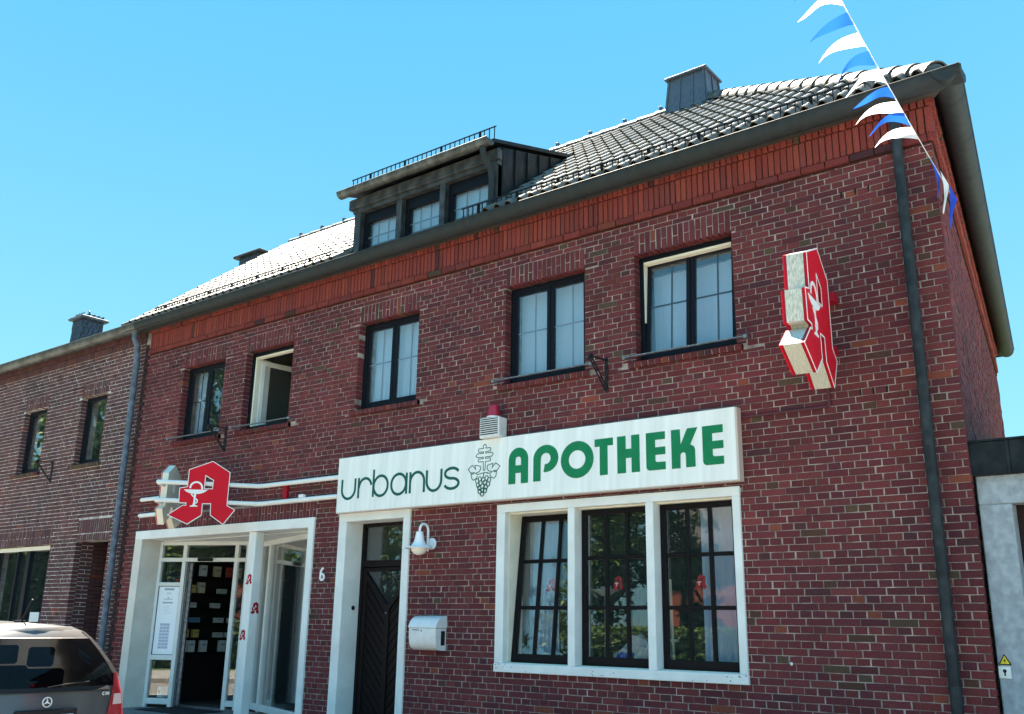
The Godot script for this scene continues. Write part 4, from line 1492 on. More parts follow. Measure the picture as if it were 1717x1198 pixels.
func neighbour() -> void:
	var h = thing("neighbour_house", "purple-brown brick house with pale joints adjoining on the left", "house")
	var wins = [[-20.14, -19.20, 4.35, 5.69], [-17.84, -16.91, 4.35, 5.69]]
	var zones = []
	var holes = []
	for w in wins:
		zones.append([w[0], w[1], w[2], w[3], true])
		zones.append([w[0] - 0.1, w[1] + 0.1, w[2] - 0.085, w[2], false])
		zones.append([w[0] - 0.02, w[1] + 0.02, w[3], w[3] + 0.26, false])
		holes.append([w[0] - 0.005, w[1] + 0.005, w[2] - 0.02, w[3] + 0.005])
	zones.append([-20.62, -18.25, 0.95, 2.86, true])
	zones.append([-20.64, -18.23, 2.86, 3.16, false])
	holes.append([-20.625, -18.245, 0.95, 2.865])
	zones.append([-17.31, -16.20, -1.0, 2.88, true])
	zones.append([-17.33, -16.18, 2.88, 3.27, false])
	holes.append([-17.315, -16.195, -1.0, 2.885])
	var wall = part(wall_core(-25.0, -15.735, -0.2, 6.76, holes, -0.36, -0.008), "wall", M.mortar_pale, h)
	var list = lay(-25.0, -15.74, 0.09, 6.45, zones, 0.0735, 0.25, PURPLE_MIX, 0.05, 0.0115)
	for w in wins:
		soldiers(w[0] - 0.02, w[1] + 0.02, w[3] + 0.005, w[3] + 0.255, 0.07, 0.0, 0.115, PURPLE_MIX, true, list)
	soldiers(-20.64, -18.23, 2.865, 3.155, 0.075, 0.0, 0.115, PURPLE_MIX, true, list)
	soldiers(-17.33, -16.18, 2.885, 3.00, 0.072, 0.0, 0.115, PURPLE_MIX, false, list)
	soldiers(-17.33, -16.18, 3.015, 3.265, 0.072, 0.0, 0.03, PURPLE_MIX, false, list)
	soldiers(-25.0, -15.74, 6.46, 6.58, 0.13, 0.03, 0.05, PURPLE_MIX, false, list)
	soldiers(-25.0, -15.74, 6.59, 6.70, 0.075, 0.05, 0.07, PURPLE_MIX, false, list)
	set_bricks(list, Vector3(0, 0, -0.002), Vector3.RIGHT, Vector3.BACK, wall, "brick", M.brick, 300, 0.8)
	# dark toothed pier beside the downpipe
	var pl = []
	for k in 86:
		var y = 0.1 + k * 0.0735
		pl.append([-15.735, -15.66 if k % 2 else -15.60, y, y + 0.063, 0.016, 0.03, tone([Color(0.075, 0.042, 0.044), Color(0.06, 0.036, 0.04)], 0.02)])
	set_bricks(pl, Vector3.ZERO, Vector3.RIGHT, Vector3.BACK, wall, "pier_brick", M.brick, 100)
	# upper windows: dark frame, one large pane
	for w in wins:
		var o = node("window", h)
		var fm = MB.new()
		ring(fm, w[0] + 0.002, w[1] - 0.002, w[2], w[3] - 0.002, -0.20, -0.115, 0.085, 0.10)
		part(fm, "frame", M.frame_dark, o)
		pane(o, w[0] + 0.08, w[1] - 0.08, w[2] + 0.09, w[3] - 0.08, -0.15)
		for i in 13:
			var a = lerp(w[0] - 0.095, w[1] + 0.095, i / 13.0)
			var b = lerp(w[0] - 0.095, w[1] + 0.095, (i + 1) / 13.0) - 0.01
			var mb = MB.new()
			mb.col = tone([Color(0.15, 0.105, 0.07), Color(0.12, 0.08, 0.065)], 0.1)
			mb.xf = Transform3D(Basis(Vector3.RIGHT, 0.12), Vector3(0, w[2] - 0.042, -0.03))
			mb.rbox(Vector3(a, -0.038, -0.08), Vector3(b, 0.036, 0.085), 0.005)
			part(mb, "sill_brick", M.brick, o)
	# shop window below
	var o2 = node("ground_floor_window", h)
	var f2 = MB.new()
	ring(f2, -20.62, -18.252, 0.96, 2.858, -0.22, -0.12, 0.09, 0.09)
	f2.rbox(Vector3(-19.37, 1.05, -0.21), Vector3(-19.22, 2.77, -0.115), 0.006)
	f2.rbox(Vector3(-19.76, 1.05, -0.20), Vector3(-19.70, 2.77, -0.12), 0.006)
	part(f2, "frame", M.frame_dark, o2)
	pane(o2, -20.53, -19.76, 1.05, 2.77, -0.16)
	pane(o2, -19.70, -19.37, 1.05, 2.77, -0.16)
	pane(o2, -19.22, -18.34, 1.05, 2.77, -0.16)
	boxp(Vector3(-20.60, 2.77, -0.115), Vector3(-18.26, 2.85, -0.075), "shutter_rail", M.cream, o2)
	boxp(Vector3(-18.95, 1.42, -0.158), Vector3(-18.60, 1.60, -0.150), "paper_notice", M.white, o2, 0.0)
	# doorway niche
	var nm = MB.new()
	nm.box(Vector3(-17.6, 0.0, -1.15), Vector3(-16.0, 3.1, -1.0))
	nm.box(Vector3(-17.45, 0.0, -1.0), Vector3(-17.318, 3.0, -0.36))
	nm.box(Vector3(-16.19, 0.0, -1.0), Vector3(-16.05, 3.0, -0.36))
	nm.box(Vector3(-17.4, 2.9, -1.0), Vector3(-16.1, 3.0, -0.36))
	part(nm, "niche", M.mortar_red, h)
	var nl = lay(-17.31, -16.2, 0.1, 2.9, [], 0.0735, 0.25, PURPLE_MIX, 0.05)
	set_bricks(nl, Vector3(0, 0, -0.99), Vector3.RIGHT, Vector3.BACK, h, "niche_brick", M.brick, 60)
	var cheek = []
	for k in 38:
		var y = 0.1 + k * 0.0735
		for j in 4:
			var a = j * 0.25 - (0.0 if k % 2 else 0.125)
			if a < 0.86:
				cheek.append([max(a + 0.122, 0.122), min(a + 0.36, 0.99), y, y + 0.063, 0.004, 0.012, tone(PURPLE_MIX, 0.04)])
	set_bricks(cheek, Vector3(-17.314, 0, 0), Vector3(0, 0, -1), Vector3.RIGHT, h, "niche_side_brick", M.brick, 60)
	# rooms, roof, chimneys
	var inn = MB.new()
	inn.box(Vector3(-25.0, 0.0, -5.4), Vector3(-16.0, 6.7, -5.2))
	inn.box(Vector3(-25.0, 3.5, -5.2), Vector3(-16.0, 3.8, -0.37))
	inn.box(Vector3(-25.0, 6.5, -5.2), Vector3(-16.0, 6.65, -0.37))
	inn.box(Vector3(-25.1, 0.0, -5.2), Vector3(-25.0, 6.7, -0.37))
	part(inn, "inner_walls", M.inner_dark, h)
	var rf = MB.new()
	rf.qo(Vector3(-25.2, 6.72, 0.28), Vector3(RX0 - 0.05, 6.72, 0.28), Vector3(RX0 - 0.05, 8.0, -4.0), Vector3(-25.2, 8.0, -4.0), Vector3.UP)
	rf.qo(Vector3(-25.2, 8.0, -4.0), Vector3(RX0 - 0.05, 8.0, -4.0), Vector3(RX0 - 0.05, 6.5, -8.5), Vector3(-25.2, 6.5, -8.5), Vector3.UP)
	part(rf, "roof", M.house_roof, h)
	var c = MB.new()
	c.box(Vector3(-18.0, 7.4, -4.0), Vector3(-17.25, 9.78, -3.4))
	part(c, "chimney", M.slate, h)
	boxp(Vector3(-18.12, 9.78, -4.1), Vector3(-17.13, 9.84, -3.3), "chimney_cap", M.sheet_grey, h, 0.01)
	# slate-hung chimney with a cowl
	var q = node("slate_chimney", h)
	var cb = Vector3(-23.95, 0, -3.0)
	var core = MB.new()
	core.xf = Transform3D(Basis(Vector3.UP, 0.0), cb)
	core.box(Vector3(-0.27, 7.2, -0.30), Vector3(0.27, 9.20, 0.27))
	part(core, "core", M.slate, q)
	boxp(cb + Vector3(-0.37, 9.20, -0.40), cb + Vector3(0.37, 9.27, 0.37), "cap_plate", M.pipe_blue, q, 0.015)
	var cw = MB.new()
	cw.lathe([Vector2(0.14, 0.0), Vector2(0.14, 0.05), Vector2(0.17, 0.06), Vector2(0.08, 0.11), Vector2(0.022, 0.13), Vector2(0.022, 0.22), Vector2(0.04, 0.23), Vector2(0.001, 0.25)], cb + Vector3(0, 9.27, 0), 12)
	part(cw, "cowl", M.slate, q)
	for f in 2:
		for r in 8:
			for s in 4:
				var mb = MB.new()
				var u = -0.27 + s * 0.125 + (0.05 if r % 2 else 0.0)
				var y = 7.9 + r * 0.175
				var b = rng.randf_range(0.75, 1.25)
				mb.col = Color(b, b, b * 1.05)
				mb.xf = Transform3D(Basis.IDENTITY if f == 0 else Basis(Vector3.UP, PI / 2), cb)
				var z = 0.272 + rng.randf_range(0.0, 0.004)
				mb.prism(PackedVector2Array([Vector2(u, y), Vector2(u + 0.11, y + 0.05), Vector2(u + 0.14, y + 0.24), Vector2(u + 0.02, y + 0.2)]), z, z + 0.008 + 0.001 * (r % 3))
				part(mb, "slate", M.slate, q)
	var ng = MB.new()
	gutter(ng, Vector3(-25.2, 6.765, 0.205), Vector3(-15.735, 6.765, 0.205), Vector3.BACK, 0.13)
	part(ng, "gutter", M.zinc_pale, h)
	# blue-grey downpipe at the joint of the two houses
	var gm = MB.new()
	var px = -15.86
	gm.tube([Vector3(px, 6.66, 0.20), Vector3(px, 6.52, 0.19), Vector3(px + 0.02, 6.40, 0.13), Vector3(px + 0.03, 6.1, 0.11), Vector3(px + 0.08, 0.1, 0.11)], 0.055, 16)
	for y in [4.95, 3.05, 2.15, 1.42]:
		gm.tube([Vector3(px + 0.055, y, 0.11), Vector3(px + 0.055, y + 0.035, 0.11)], 0.066, 16)
	part(gm, "downpipe", M.pipe_blue, h)


func garage() -> void:
	var g = thing("garage", "grey rendered flat-roofed garage with dark metal fascia on the right", "garage")
	var z = -0.10
	var col = MB.new()
	col.rbox(Vector3(-1.868, -0.1, z - 0.3), Vector3(-1.60, 2.61, z), 0.008)
	part(col, "pier", M.concrete, g)
	boxp(Vector3(-1.868, 2.61, z - 0.3), Vector3(1.9, 2.868, z + 0.004), "lintel", M.concrete, g, 0.008)
	boxp(Vector3(1.45, -0.1, z - 0.3), Vector3(1.9, 2.61, z), "pier", M.concrete, g, 0.008)
	for i in 6:
		boxp(Vector3(-1.90 + i * 0.66, 2.866, z - 0.05), Vector3(-1.90 + (i + 1) * 0.66 - 0.004, 3.165, z + 0.06), "fascia_sheet", M.sheet_dark, g, 0.004)
		boxp(Vector3(-1.90 + i * 0.66 - 0.014 + 0.33, 2.87, z + 0.06), Vector3(-1.90 + i * 0.66 + 0.014 + 0.33, 3.16, z + 0.082), "fascia_seam", M.sheet_dark, g, 0.003)
	boxp(Vector3(-1.90, 3.165, z - 0.2), Vector3(2.06, 3.185, z + 0.075), "fascia_cap", M.sheet_dark, g, 0.003)
	var rf = MB.new()
	rf.box(Vector3(-1.85, 2.9, -6.5), Vector3(2.0, 3.1, z - 0.06))
	rf.box(Vector3(1.8, -0.1, -6.5), Vector3(2.0, 2.9, z - 0.31))
	rf.box(Vector3(-1.85, -0.1, -6.6), Vector3(2.0, 3.1, -6.5))
	part(rf, "shell", M.concrete, g)
	for i in 24:
		var x = -1.60 + i * 0.127
		boxp(Vector3(x + 0.002, 0.0, z - 0.22), Vector3(x + 0.124, 2.61, z - 0.18), "door_board", M.brown_board, g, 0.006)
	# warning signs on the pier
	var s = thing("warning_sign", "small yellow triangular warning sign on grey garage pier", "sign")
	var mb = MB.new()
	mb.prism(PackedVector2Array([Vector2(-1.86, 1.245), Vector2(-1.755, 1.245), Vector2(-1.8075, 1.335)]), z + 0.002, z + 0.006)
	part(mb, "border", M.black, s)
	mb = MB.new()
	mb.prism(PackedVector2Array([Vector2(-1.845, 1.253), Vector2(-1.77, 1.253), Vector2(-1.8075, 1.319)]), z + 0.006, z + 0.008)
	part(mb, "face", M.yellow, s)
	mb = MB.new()
	mb.prism(PackedVector2Array([Vector2(-1.805, 1.30), Vector2(-1.818, 1.275), Vector2(-1.808, 1.276), Vector2(-1.812, 1.258), Vector2(-1.797, 1.283), Vector2(-1.806, 1.283)]), z + 0.008, z + 0.010)
	part(mb, "bolt_symbol", M.black, s)
	s = thing("key_switch_plate", "small white square plate with keyhole mark below yellow triangle", "sign")
	boxp(Vector3(-1.865, 1.135, z + 0.002), Vector3(-1.768, 1.232, z + 0.008), "plate", M.white, s, 0.002)
	mb = MB.new()
	mb.lathe([Vector2(0.001, 0.004), Vector2(0.015, 0.003), Vector2(0.015, 0.0)], Vector3(-1.816, 1.195, z + 0.008), 12, Vector3.BACK)
	mb.box(Vector3(-1.822, 1.155, z + 0.008), Vector3(-1.810, 1.19, z + 0.0105))
	part(mb, "keyhole_mark", M.black, s)


func arc(cx: float, cy: float, rx: float, ry: float, a0: float, a1: float, n = 20) -> Array:
	var p = []
	for k in n + 1:
		var a = deg_to_rad(lerp(a0, a1, float(k) / n))
		p.append(Vector2(cx + rx * cos(a), cy + ry * sin(a)))
	return p


func poly(pts: Array) -> PackedVector2Array:
	return PackedVector2Array(pts)


func signs() -> void:
	var s = thing("shop_sign", "long white sign board lettered urbanus APOTHEKE above door and window", "sign")
	boxp(Vector3(-10.115, 2.985, 0.012), Vector3(-7.084, 3.752, 0.12), "board", M.sign_white, s, 0.003)
	boxp(Vector3(-7.081, 2.985, 0.012), Vector3(-4.065, 3.752, 0.12), "board", M.sign_white, s, 0.003)
	var rim = MB.new()
	rim.rbox(Vector3(-10.12, 2.972, 0.01), Vector3(-4.04, 2.985, 0.118), 0.003)
	rim.rbox(Vector3(-4.065, 2.985, 0.01), Vector3(-4.042, 3.750, 0.117), 0.003)
	part(rim, "rim", mk(Color(0.55, 0.47, 0.43), 0.5), s)
	var z0 = 0.1195
	var sw = 0.036
	var n = [0]
	var stroke = func(parts: Array, mat: Material, w: float) -> void:
		var mb = MB.new()
		var e = 0.0
		for p in parts:
			mb.ribbon(p, w, z0, 0.1232 + e)
			e += 0.0005
		part(mb, "letter", mat, s)
	# urbanus, thin round strokes
	var b0 = 3.172
	var x_ = 3.442
	stroke.call([[Vector2(-10.018, x_)] + arc(-9.885, b0 + 0.125, 0.133, 0.130, 180, 360) + [Vector2(-9.752, x_)]], M.pine, sw)
	stroke.call([[Vector2(-9.683, b0 - 0.012), Vector2(-9.683, x_)], arc(-9.553, 3.30, 0.122, 0.128, 180, 12)], M.pine, sw)
	stroke.call([[Vector2(-9.393, b0 - 0.012), Vector2(-9.393, 3.535)], arc(-9.252, 3.303, 0.135, 0.137, 0, 360, 30)], M.pine, sw)
	stroke.call([[Vector2(-8.768, b0 - 0.012), Vector2(-8.768, x_)], arc(-8.913, 3.300, 0.137, 0.137, 0, 360, 30)], M.pine, sw)
	stroke.call([[Vector2(-8.702, b0 - 0.012), Vector2(-8.702, x_)], arc(-8.575, 3.305, 0.125, 0.128, 180, 0) + [Vector2(-8.45, b0 - 0.012)]], M.pine, sw)
	stroke.call([[Vector2(-8.405, x_)] + arc(-8.278, b0 + 0.125, 0.127, 0.130, 180, 360) + [Vector2(-8.151, x_)]], M.pine, sw)
	stroke.call([arc(-7.972, 3.370, 0.115, 0.066, 15, 260, 18) + arc(-7.972, 3.238, 0.118, 0.066, 80, -165, 18)], M.pine, sw)
	# APOTHEKE, heavy block letters
	var block = func(outlines: Array) -> void:
		var mb = MB.new()
		var e = 0.0
		for p in outlines:
			mb.prism(poly(p), z0, 0.1235 + e)
			e += 0.0005
		part(mb, "letter", M.green, s)
	var ringed = func(cx: float, cy: float, rx: float, ry: float, ix: float, iy: float, a0: float, a1: float) -> Array:
		var o = arc(cx, cy, rx, ry, a0, a1, 26)
		var i = arc(cx, cy, ix, iy, a0, a1, 26)
		i.reverse()
		return o + i
	# A: an arch with a bar
	block.call([[Vector2(-7.05, 3.155), Vector2(-6.945, 3.155)] + [Vector2(-6.945, 3.44)] + [Vector2(-6.94, 3.475), Vector2(-6.905, 3.487), Vector2(-6.868, 3.475)] + [Vector2(-6.860, 3.44), Vector2(-6.860, 3.155), Vector2(-6.753, 3.155), Vector2(-6.753, 3.45)] + arc(-6.9015, 3.45, 0.1485, 0.145, 10, 170, 14) + [Vector2(-7.05, 3.45)], [Vector2(-6.95, 3.285), Vector2(-6.855, 3.285), Vector2(-6.855, 3.378), Vector2(-6.95, 3.378)]])
	block.call([[Vector2(-6.675, 3.160), Vector2(-6.567, 3.160), Vector2(-6.567, 3.42), Vector2(-6.675, 3.42)], ringed.call(-6.492, 3.424, 0.183, 0.164, 0.072, 0.068, -100, 190)])
	block.call([ringed.call(-6.0445, 3.371, 0.228, 0.217, 0.116, 0.109, 0, 180), ringed.call(-6.0445, 3.371, 0.228, 0.217, 0.116, 0.109, 180, 360)])
	block.call([[Vector2(-5.801, 3.580), Vector2(-5.801, 3.492), Vector2(-5.733, 3.492), Vector2(-5.733, 3.160), Vector2(-5.628, 3.160), Vector2(-5.628, 3.494), Vector2(-5.555, 3.494), Vector2(-5.555, 3.580)]])
	block.call([[Vector2(-5.50, 3.16), Vector2(-5.389, 3.16), Vector2(-5.389, 3.326), Vector2(-5.316, 3.326), Vector2(-5.316, 3.16), Vector2(-5.211, 3.16), Vector2(-5.211, 3.58), Vector2(-5.316, 3.58), Vector2(-5.316, 3.429), Vector2(-5.389, 3.429), Vector2(-5.389, 3.58), Vector2(-5.50, 3.58)]])
	for x in [-5.128, -4.443]:
		var w = 0.238
		block.call([[Vector2(x, 3.58), Vector2(x, 3.20), Vector2(x + 0.012, 3.173), Vector2(x + 0.04, 3.160), Vector2(x + w, 3.160), Vector2(x + w, 3.245), Vector2(x + 0.13, 3.247), Vector2(x + 0.114, 3.262), Vector2(x + 0.114, 3.327), Vector2(x + w, 3.327), Vector2(x + w, 3.411), Vector2(x + 0.114, 3.411), Vector2(x + 0.114, 3.495), Vector2(x + w, 3.495), Vector2(x + w, 3.58)]])
	block.call([[Vector2(-4.815, 3.58), Vector2(-4.815, 3.155), Vector2(-4.712, 3.155), Vector2(-4.708, 3.300), Vector2(-4.695, 3.318), Vector2(-4.672, 3.324), Vector2(-4.650, 3.316), Vector2(-4.644, 3.29), Vector2(-4.644, 3.158), Vector2(-4.533, 3.158), Vector2(-4.533, 3.345), Vector2(-4.545, 3.378), Vector2(-4.588, 3.402), Vector2(-4.496, 3.58), Vector2(-4.619, 3.58), Vector2(-4.702, 3.410), Vector2(-4.708, 3.58)]])
	# emblem: a triple cross over vine leaves and a bunch of grapes, in outline
	var em = MB.new()
	var lw = 0.010
	em.ribbon([Vector2(-7.435, 3.693), Vector2(-7.412, 3.676), Vector2(-7.418, 3.641), Vector2(-7.345, 3.640), Vector2(-7.336, 3.618), Vector2(-7.349, 3.600), Vector2(-7.42, 3.596), Vector2(-7.42, 3.578), Vector2(-7.318, 3.578), Vector2(-7.298, 3.557), Vector2(-7.318, 3.530), Vector2(-7.42, 3.530), Vector2(-7.42, 3.510), Vector2(-7.346, 3.511), Vector2(-7.335, 3.492), Vector2(-7.346, 3.474), Vector2(-7.42, 3.472), Vector2(-7.424, 3.372), Vector2(-7.438, 3.356), Vector2(-7.452, 3.372), Vector2(-7.455, 3.472), Vector2(-7.53, 3.473), Vector2(-7.541, 3.492), Vector2(-7.53, 3.510), Vector2(-7.455, 3.511), Vector2(-7.455, 3.530), Vector2(-7.557, 3.530), Vector2(-7.577, 3.553), Vector2(-7.557, 3.578), Vector2(-7.455, 3.578), Vector2(-7.455, 3.596), Vector2(-7.531, 3.599), Vector2(-7.543, 3.618), Vector2(-7.531, 3.640), Vector2(-7.456, 3.641), Vector2(-7.460, 3.676)], lw, z0, 0.1225, true)
	for sg in [-1.0, 1.0]:
		var o = Vector2(-7.443, 0)
		var leaf = []
		for q in [[0.05, 3.322], [0.10, 3.318], [0.135, 3.335], [0.075, 3.350], [0.05, 3.385], [0.06, 3.420], [0.10, 3.430], [0.145, 3.437], [0.138, 3.400], [0.130, 3.380], [0.165, 3.420], [0.190, 3.440], [0.255, 3.395], [0.215, 3.345], [0.155, 3.345], [0.165, 3.330], [0.205, 3.332], [0.195, 3.275], [0.165, 3.250], [0.115, 3.272], [0.10, 3.305]]:
			leaf.append(Vector2(o.x + sg * q[0], q[1]))
		em.ribbon(leaf, lw, z0, 0.1228, false)
	em.ribbon([Vector2(-7.50, 3.322), Vector2(-7.440, 3.332), Vector2(-7.375, 3.326)], lw, z0, 0.1236)
	em.ribbon([Vector2(-7.440, 3.332), Vector2(-7.455, 3.26)], 0.012, z0, 0.1240)
	var e = 0.0
	for g in [[-7.505, 3.258], [-7.447, 3.245], [-7.395, 3.262], [-7.545, 3.235], [-7.352, 3.238], [-7.490, 3.205], [-7.420, 3.210], [-7.530, 3.182], [-7.368, 3.185], [-7.460, 3.165], [-7.508, 3.145], [-7.402, 3.150], [-7.458, 3.112], [-7.500, 3.103], [-7.415, 3.108], [-7.460, 3.068]]:
		em.ribbon(arc(g[0], g[1], 0.027, 0.029, 0, 330, 11), 0.009, z0, 0.1244 + e, true)
		e += 0.0003
	part(em, "emblem", M.pine, s)
	# alarm box with a red beacon, standing on the sign
	var al = thing("alarm_beacon", "white louvred alarm box with dark red beacon on the sign", "alarm")
	boxp(Vector3(-7.475, 3.756, 0.02), Vector3(-7.165, 4.012, 0.19), "housing", M.box_white, al, 0.008)
	for i in 8:
		for j in 2:
			boxp(Vector3(-7.465 + j * 0.152, 3.782 + i * 0.027, 0.19), Vector3(-7.325 + j * 0.152, 3.793 + i * 0.027, 0.197), "louvre", M.box_white, al, 0.002)
			boxp(Vector3(-7.165, 3.782 + i * 0.027, 0.035 + j * 0.075), Vector3(-7.158, 3.793 + i * 0.027, 0.10 + j * 0.075), "louvre", M.box_white, al, 0.002)
	for i in 8:
		boxp(Vector3(-7.46, 3.794 + i * 0.027, 0.1885), Vector3(-7.18, 3.808 + i * 0.027, 0.1912), "slot", M.iron, al, 0.0)
	var bm = MB.new()
	bm.lathe([Vector2(0.092, 0.0), Vector2(0.092, 0.02), Vector2(0.086, 0.022)], Vector3(-7.315, 4.012, 0.105), 20)
	part(bm, "collar", M.box_white, al)
	bm = MB.new()
	bm.lathe([Vector2(0.084, 0.02), Vector2(0.082, 0.03), Vector2(0.062, 0.16), Vector2(0.055, 0.168), Vector2(0.001, 0.17)], Vector3(-7.315, 4.012, 0.105), 20)
	part(bm, "beacon", M.beacon, al)
	# --- projecting red A on the right
	var pa = thing("projecting_sign", "red box sign shaped like letter A projecting from wall at right", "sign")
	var ang = deg_to_rad(7.0)
	var e_out = Vector3(sin(ang), 0, cos(ang))
	var sc = 1.40
	# letter x runs from the street end back to the wall
	a_box(pa, Transform3D(Basis(-e_out * sc, Vector3.UP * sc, Vector3(e_out.z, 0, -e_out.x)), Vector3(-2.955, 3.735, 0.10) + e_out * (0.03 + 0.952 * sc)), 0.22, M.grime)
	boxp(Vector3(-3.10, 4.70, 0.0), Vector3(-2.93, 4.80, 0.13), "wall_bracket", M.red_dull, pa)
	boxp(Vector3(-3.12, 4.15, 0.0), Vector3(-2.97, 4.25, 0.13), "wall_bracket", M.red_dull, pa)
	var cd = MB.new()
	cd.rbox(Vector3(-3.115, 3.648, 0.003), Vector3(-3.087, 3.98, 0.026), 0.003)
	cd.rbox(Vector3(-4.04, 3.640, 0.003), Vector3(-3.1155, 3.664, 0.024), 0.003)
	part(cd, "cable_duct", mk(Color(0.10, 0.035, 0.045), 0.6), pa)
	# --- the pair of red A set as a V above the shop entrance
	var ap = Vector3(-12.85, 0, 1.25)
	var rt = Vector3(-11.92, 0, 0.09)
	var lf = Vector3(-13.78, 0, 0.09)
	var va = thing("angled_sign", "pair of red letter A signs on white tubes above shop entrance", "sign")
	var d: Vector3 = (rt - ap).normalized()
	var nn = Vector3(-d.z, 0, d.x)
	var nr = node("right_letter", va)
	a_box(nr, Transform3D(Basis(d, Vector3.UP, nn), ap + nn * 0.055 + d * 0.209 + Vector3(0, 2.876, 0)), -0.10, M.cream)
	d = (ap - lf).normalized()
	nn = Vector3(d.z, 0, -d.x) * -1.0
	if nn.x > 0.0:
		nn = -nn
	# seen from the left street end the second letter reads the right way round
	var nl = node("left_letter", va)
	a_box(nl, Transform3D(Basis(nn.cross(Vector3.UP) * -1.0, Vector3.UP, nn), Vector3.ZERO) if false else Transform3D(Basis(Vector3.UP.cross(nn), Vector3.UP, nn), ap + nn * 0.055 - Vector3.UP.cross(nn) * (0.952 + 0.209) + Vector3(0, 2.876, 0)), -0.10, M.cream)
	for y in [3.493, 3.222]:
		var pts = [Vector3(-10.12, y, 0.09), rt + Vector3(0.1, y, 0), rt + Vector3(0, y, 0.03)]
		pts.append_array([ap.lerp(rt, 0.06) + Vector3(0, y, 0), ap + Vector3(0, y, -0.02), ap.lerp(lf, 0.06) + Vector3(0, y, 0)])
		pts.append_array([lf + Vector3(0, y, 0.03), lf + Vector3(-0.1, y, 0), Vector3(-15.12, y, 0.09)])
		tubep(pts, 0.034, "tube", M.white, va, 14)
		var cm = MB.new()
		cm.lathe([Vector2(0.034, 0.0), Vector2(0.028, 0.02), Vector2(0.012, 0.032), Vector2(0.001, 0.034)], Vector3(-15.12, y, 0.09), 14, Vector3.LEFT)
		part(cm, "tube_end", M.white, va)
	for x in [-11.35, -14.6]:
		boxp(Vector3(x - 0.045, 3.20, 0.004), Vector3(x + 0.045, 3.52, 0.055), "wall_plate", M.red_dull, va)
	boxp(Vector3(-10.95, 3.255, 0.06), Vector3(-10.85, 3.30, 0.12), "clip", M.lamp_white, va)


func a_box(parent: Node, xf: Transform3D, thick: float, side_mat: Material) -> void:
	# box letter: face at local z = 0, body behind it; thick > 0 also closes the far face in red
	var t = absf(thick)
	for f in ([0.0, -t] if thick > 0.0 else [0.0]):
		var fm = MB.new()
		fm.xf = xf
		for k in 2:
			fm.prism(a_outline(k), f - 0.012 if f == 0.0 else f, f if f == 0.0 else f + 0.012)
		part(fm, "face", M.red, parent)
	# the rim, one panel per edge, with red returns next to the faces
	var edge = a_edge()
	var rim = MB.new()
	var red = MB.new()
	rim.xf = xf
	red.xf = xf
	for loop in [edge, a_hole()]:
		for k in loop.size():
			var p: Vector2 = loop[k]
			var q: Vector2 = loop[(k + 1) % loop.size()]
			var o: Vector2 = (q - p).orthogonal()
			if Geometry2D.is_point_in_polygon((p + q) * 0.5 + o.normalized() * 0.004, poly(edge)) != (loop == a_hole()):
				o = -o
			if loop.size() == 4:
				o = (poly(loop)[0] + poly(loop)[2]) * 0.5 - (p + q) * 0.5
			var back = -t + (0.012 if thick > 0.0 else 0.0)
			var lip = 0.032 if thick > 0.0 else 0.012
			rim.qo(Vector3(p.x, p.y, -lip), Vector3(q.x, q.y, -lip), Vector3(q.x, q.y, back + (0.022 if thick > 0.0 else 0.0)), Vector3(p.x, p.y, back + (0.022 if thick > 0.0 else 0.0)), Vector3(o.x, o.y, 0))
			if thick > 0.0:
				red.qo(Vector3(p.x, p.y, -0.012), Vector3(q.x, q.y, -0.012), Vector3(q.x, q.y, -lip), Vector3(p.x, p.y, -lip), Vector3(o.x, o.y, 0))
				red.qo(Vector3(p.x, p.y, back), Vector3(q.x, q.y, back), Vector3(q.x, q.y, back + 0.022), Vector3(p.x, p.y, back + 0.022), Vector3(o.x, o.y, 0))
	part(rim, "rim", side_mat, parent)
	if thick > 0.0:
		part(red, "return", M.red_dull, parent)
	else:
		var bk = MB.new()
		bk.xf = xf
		for k in 2:
			bk.prism(a_outline(k), -t - 0.006, -t)
		part(bk, "back", side_mat, parent)
	# white outline, chalice and snake on the face
	var ln = MB.new()
	ln.xf = xf
	ln.ribbon(edge, 0.010, 0.0, 0.003, true)
	ln.ribbon(a_hole(), 0.010, 0.0, 0.003, true)
	part(ln, "outline", M.white_trim, parent)
	var ch = MB.new()
	ch.xf = xf
	ch.prism(poly([Vector2(0.191, 0.512), Vector2(0.537, 0.522), Vector2(0.48, 0.477), Vector2(0.42, 0.455), Vector2(0.35, 0.45), Vector2(0.28, 0.46), Vector2(0.225, 0.482)]), 0.0, 0.004)
	ch.prism(poly([Vector2(0.302, 0.259), Vector2(0.413, 0.264), Vector2(0.413, 0.277), Vector2(0.38, 0.283), Vector2(0.372, 0.30), Vector2(0.374, 0.452), Vector2(0.344, 0.451), Vector2(0.345, 0.30), Vector2(0.33, 0.281), Vector2(0.302, 0.273)]), 0.0, 0.0045)
	ch.ribbon(arc(0.365, 0.545, 0.085, 0.085, 188, 0, 18) + [Vector2(0.452, 0.522)], 0.026, 0.0, 0.005)
	ch.ribbon([Vector2(0.30, 0.452), Vector2(0.34, 0.41), Vector2(0.40, 0.36), Vector2(0.395, 0.325), Vector2(0.34, 0.295)], 0.018, 0.0, 0.0055)
	part(ch, "chalice", M.white_trim, parent)


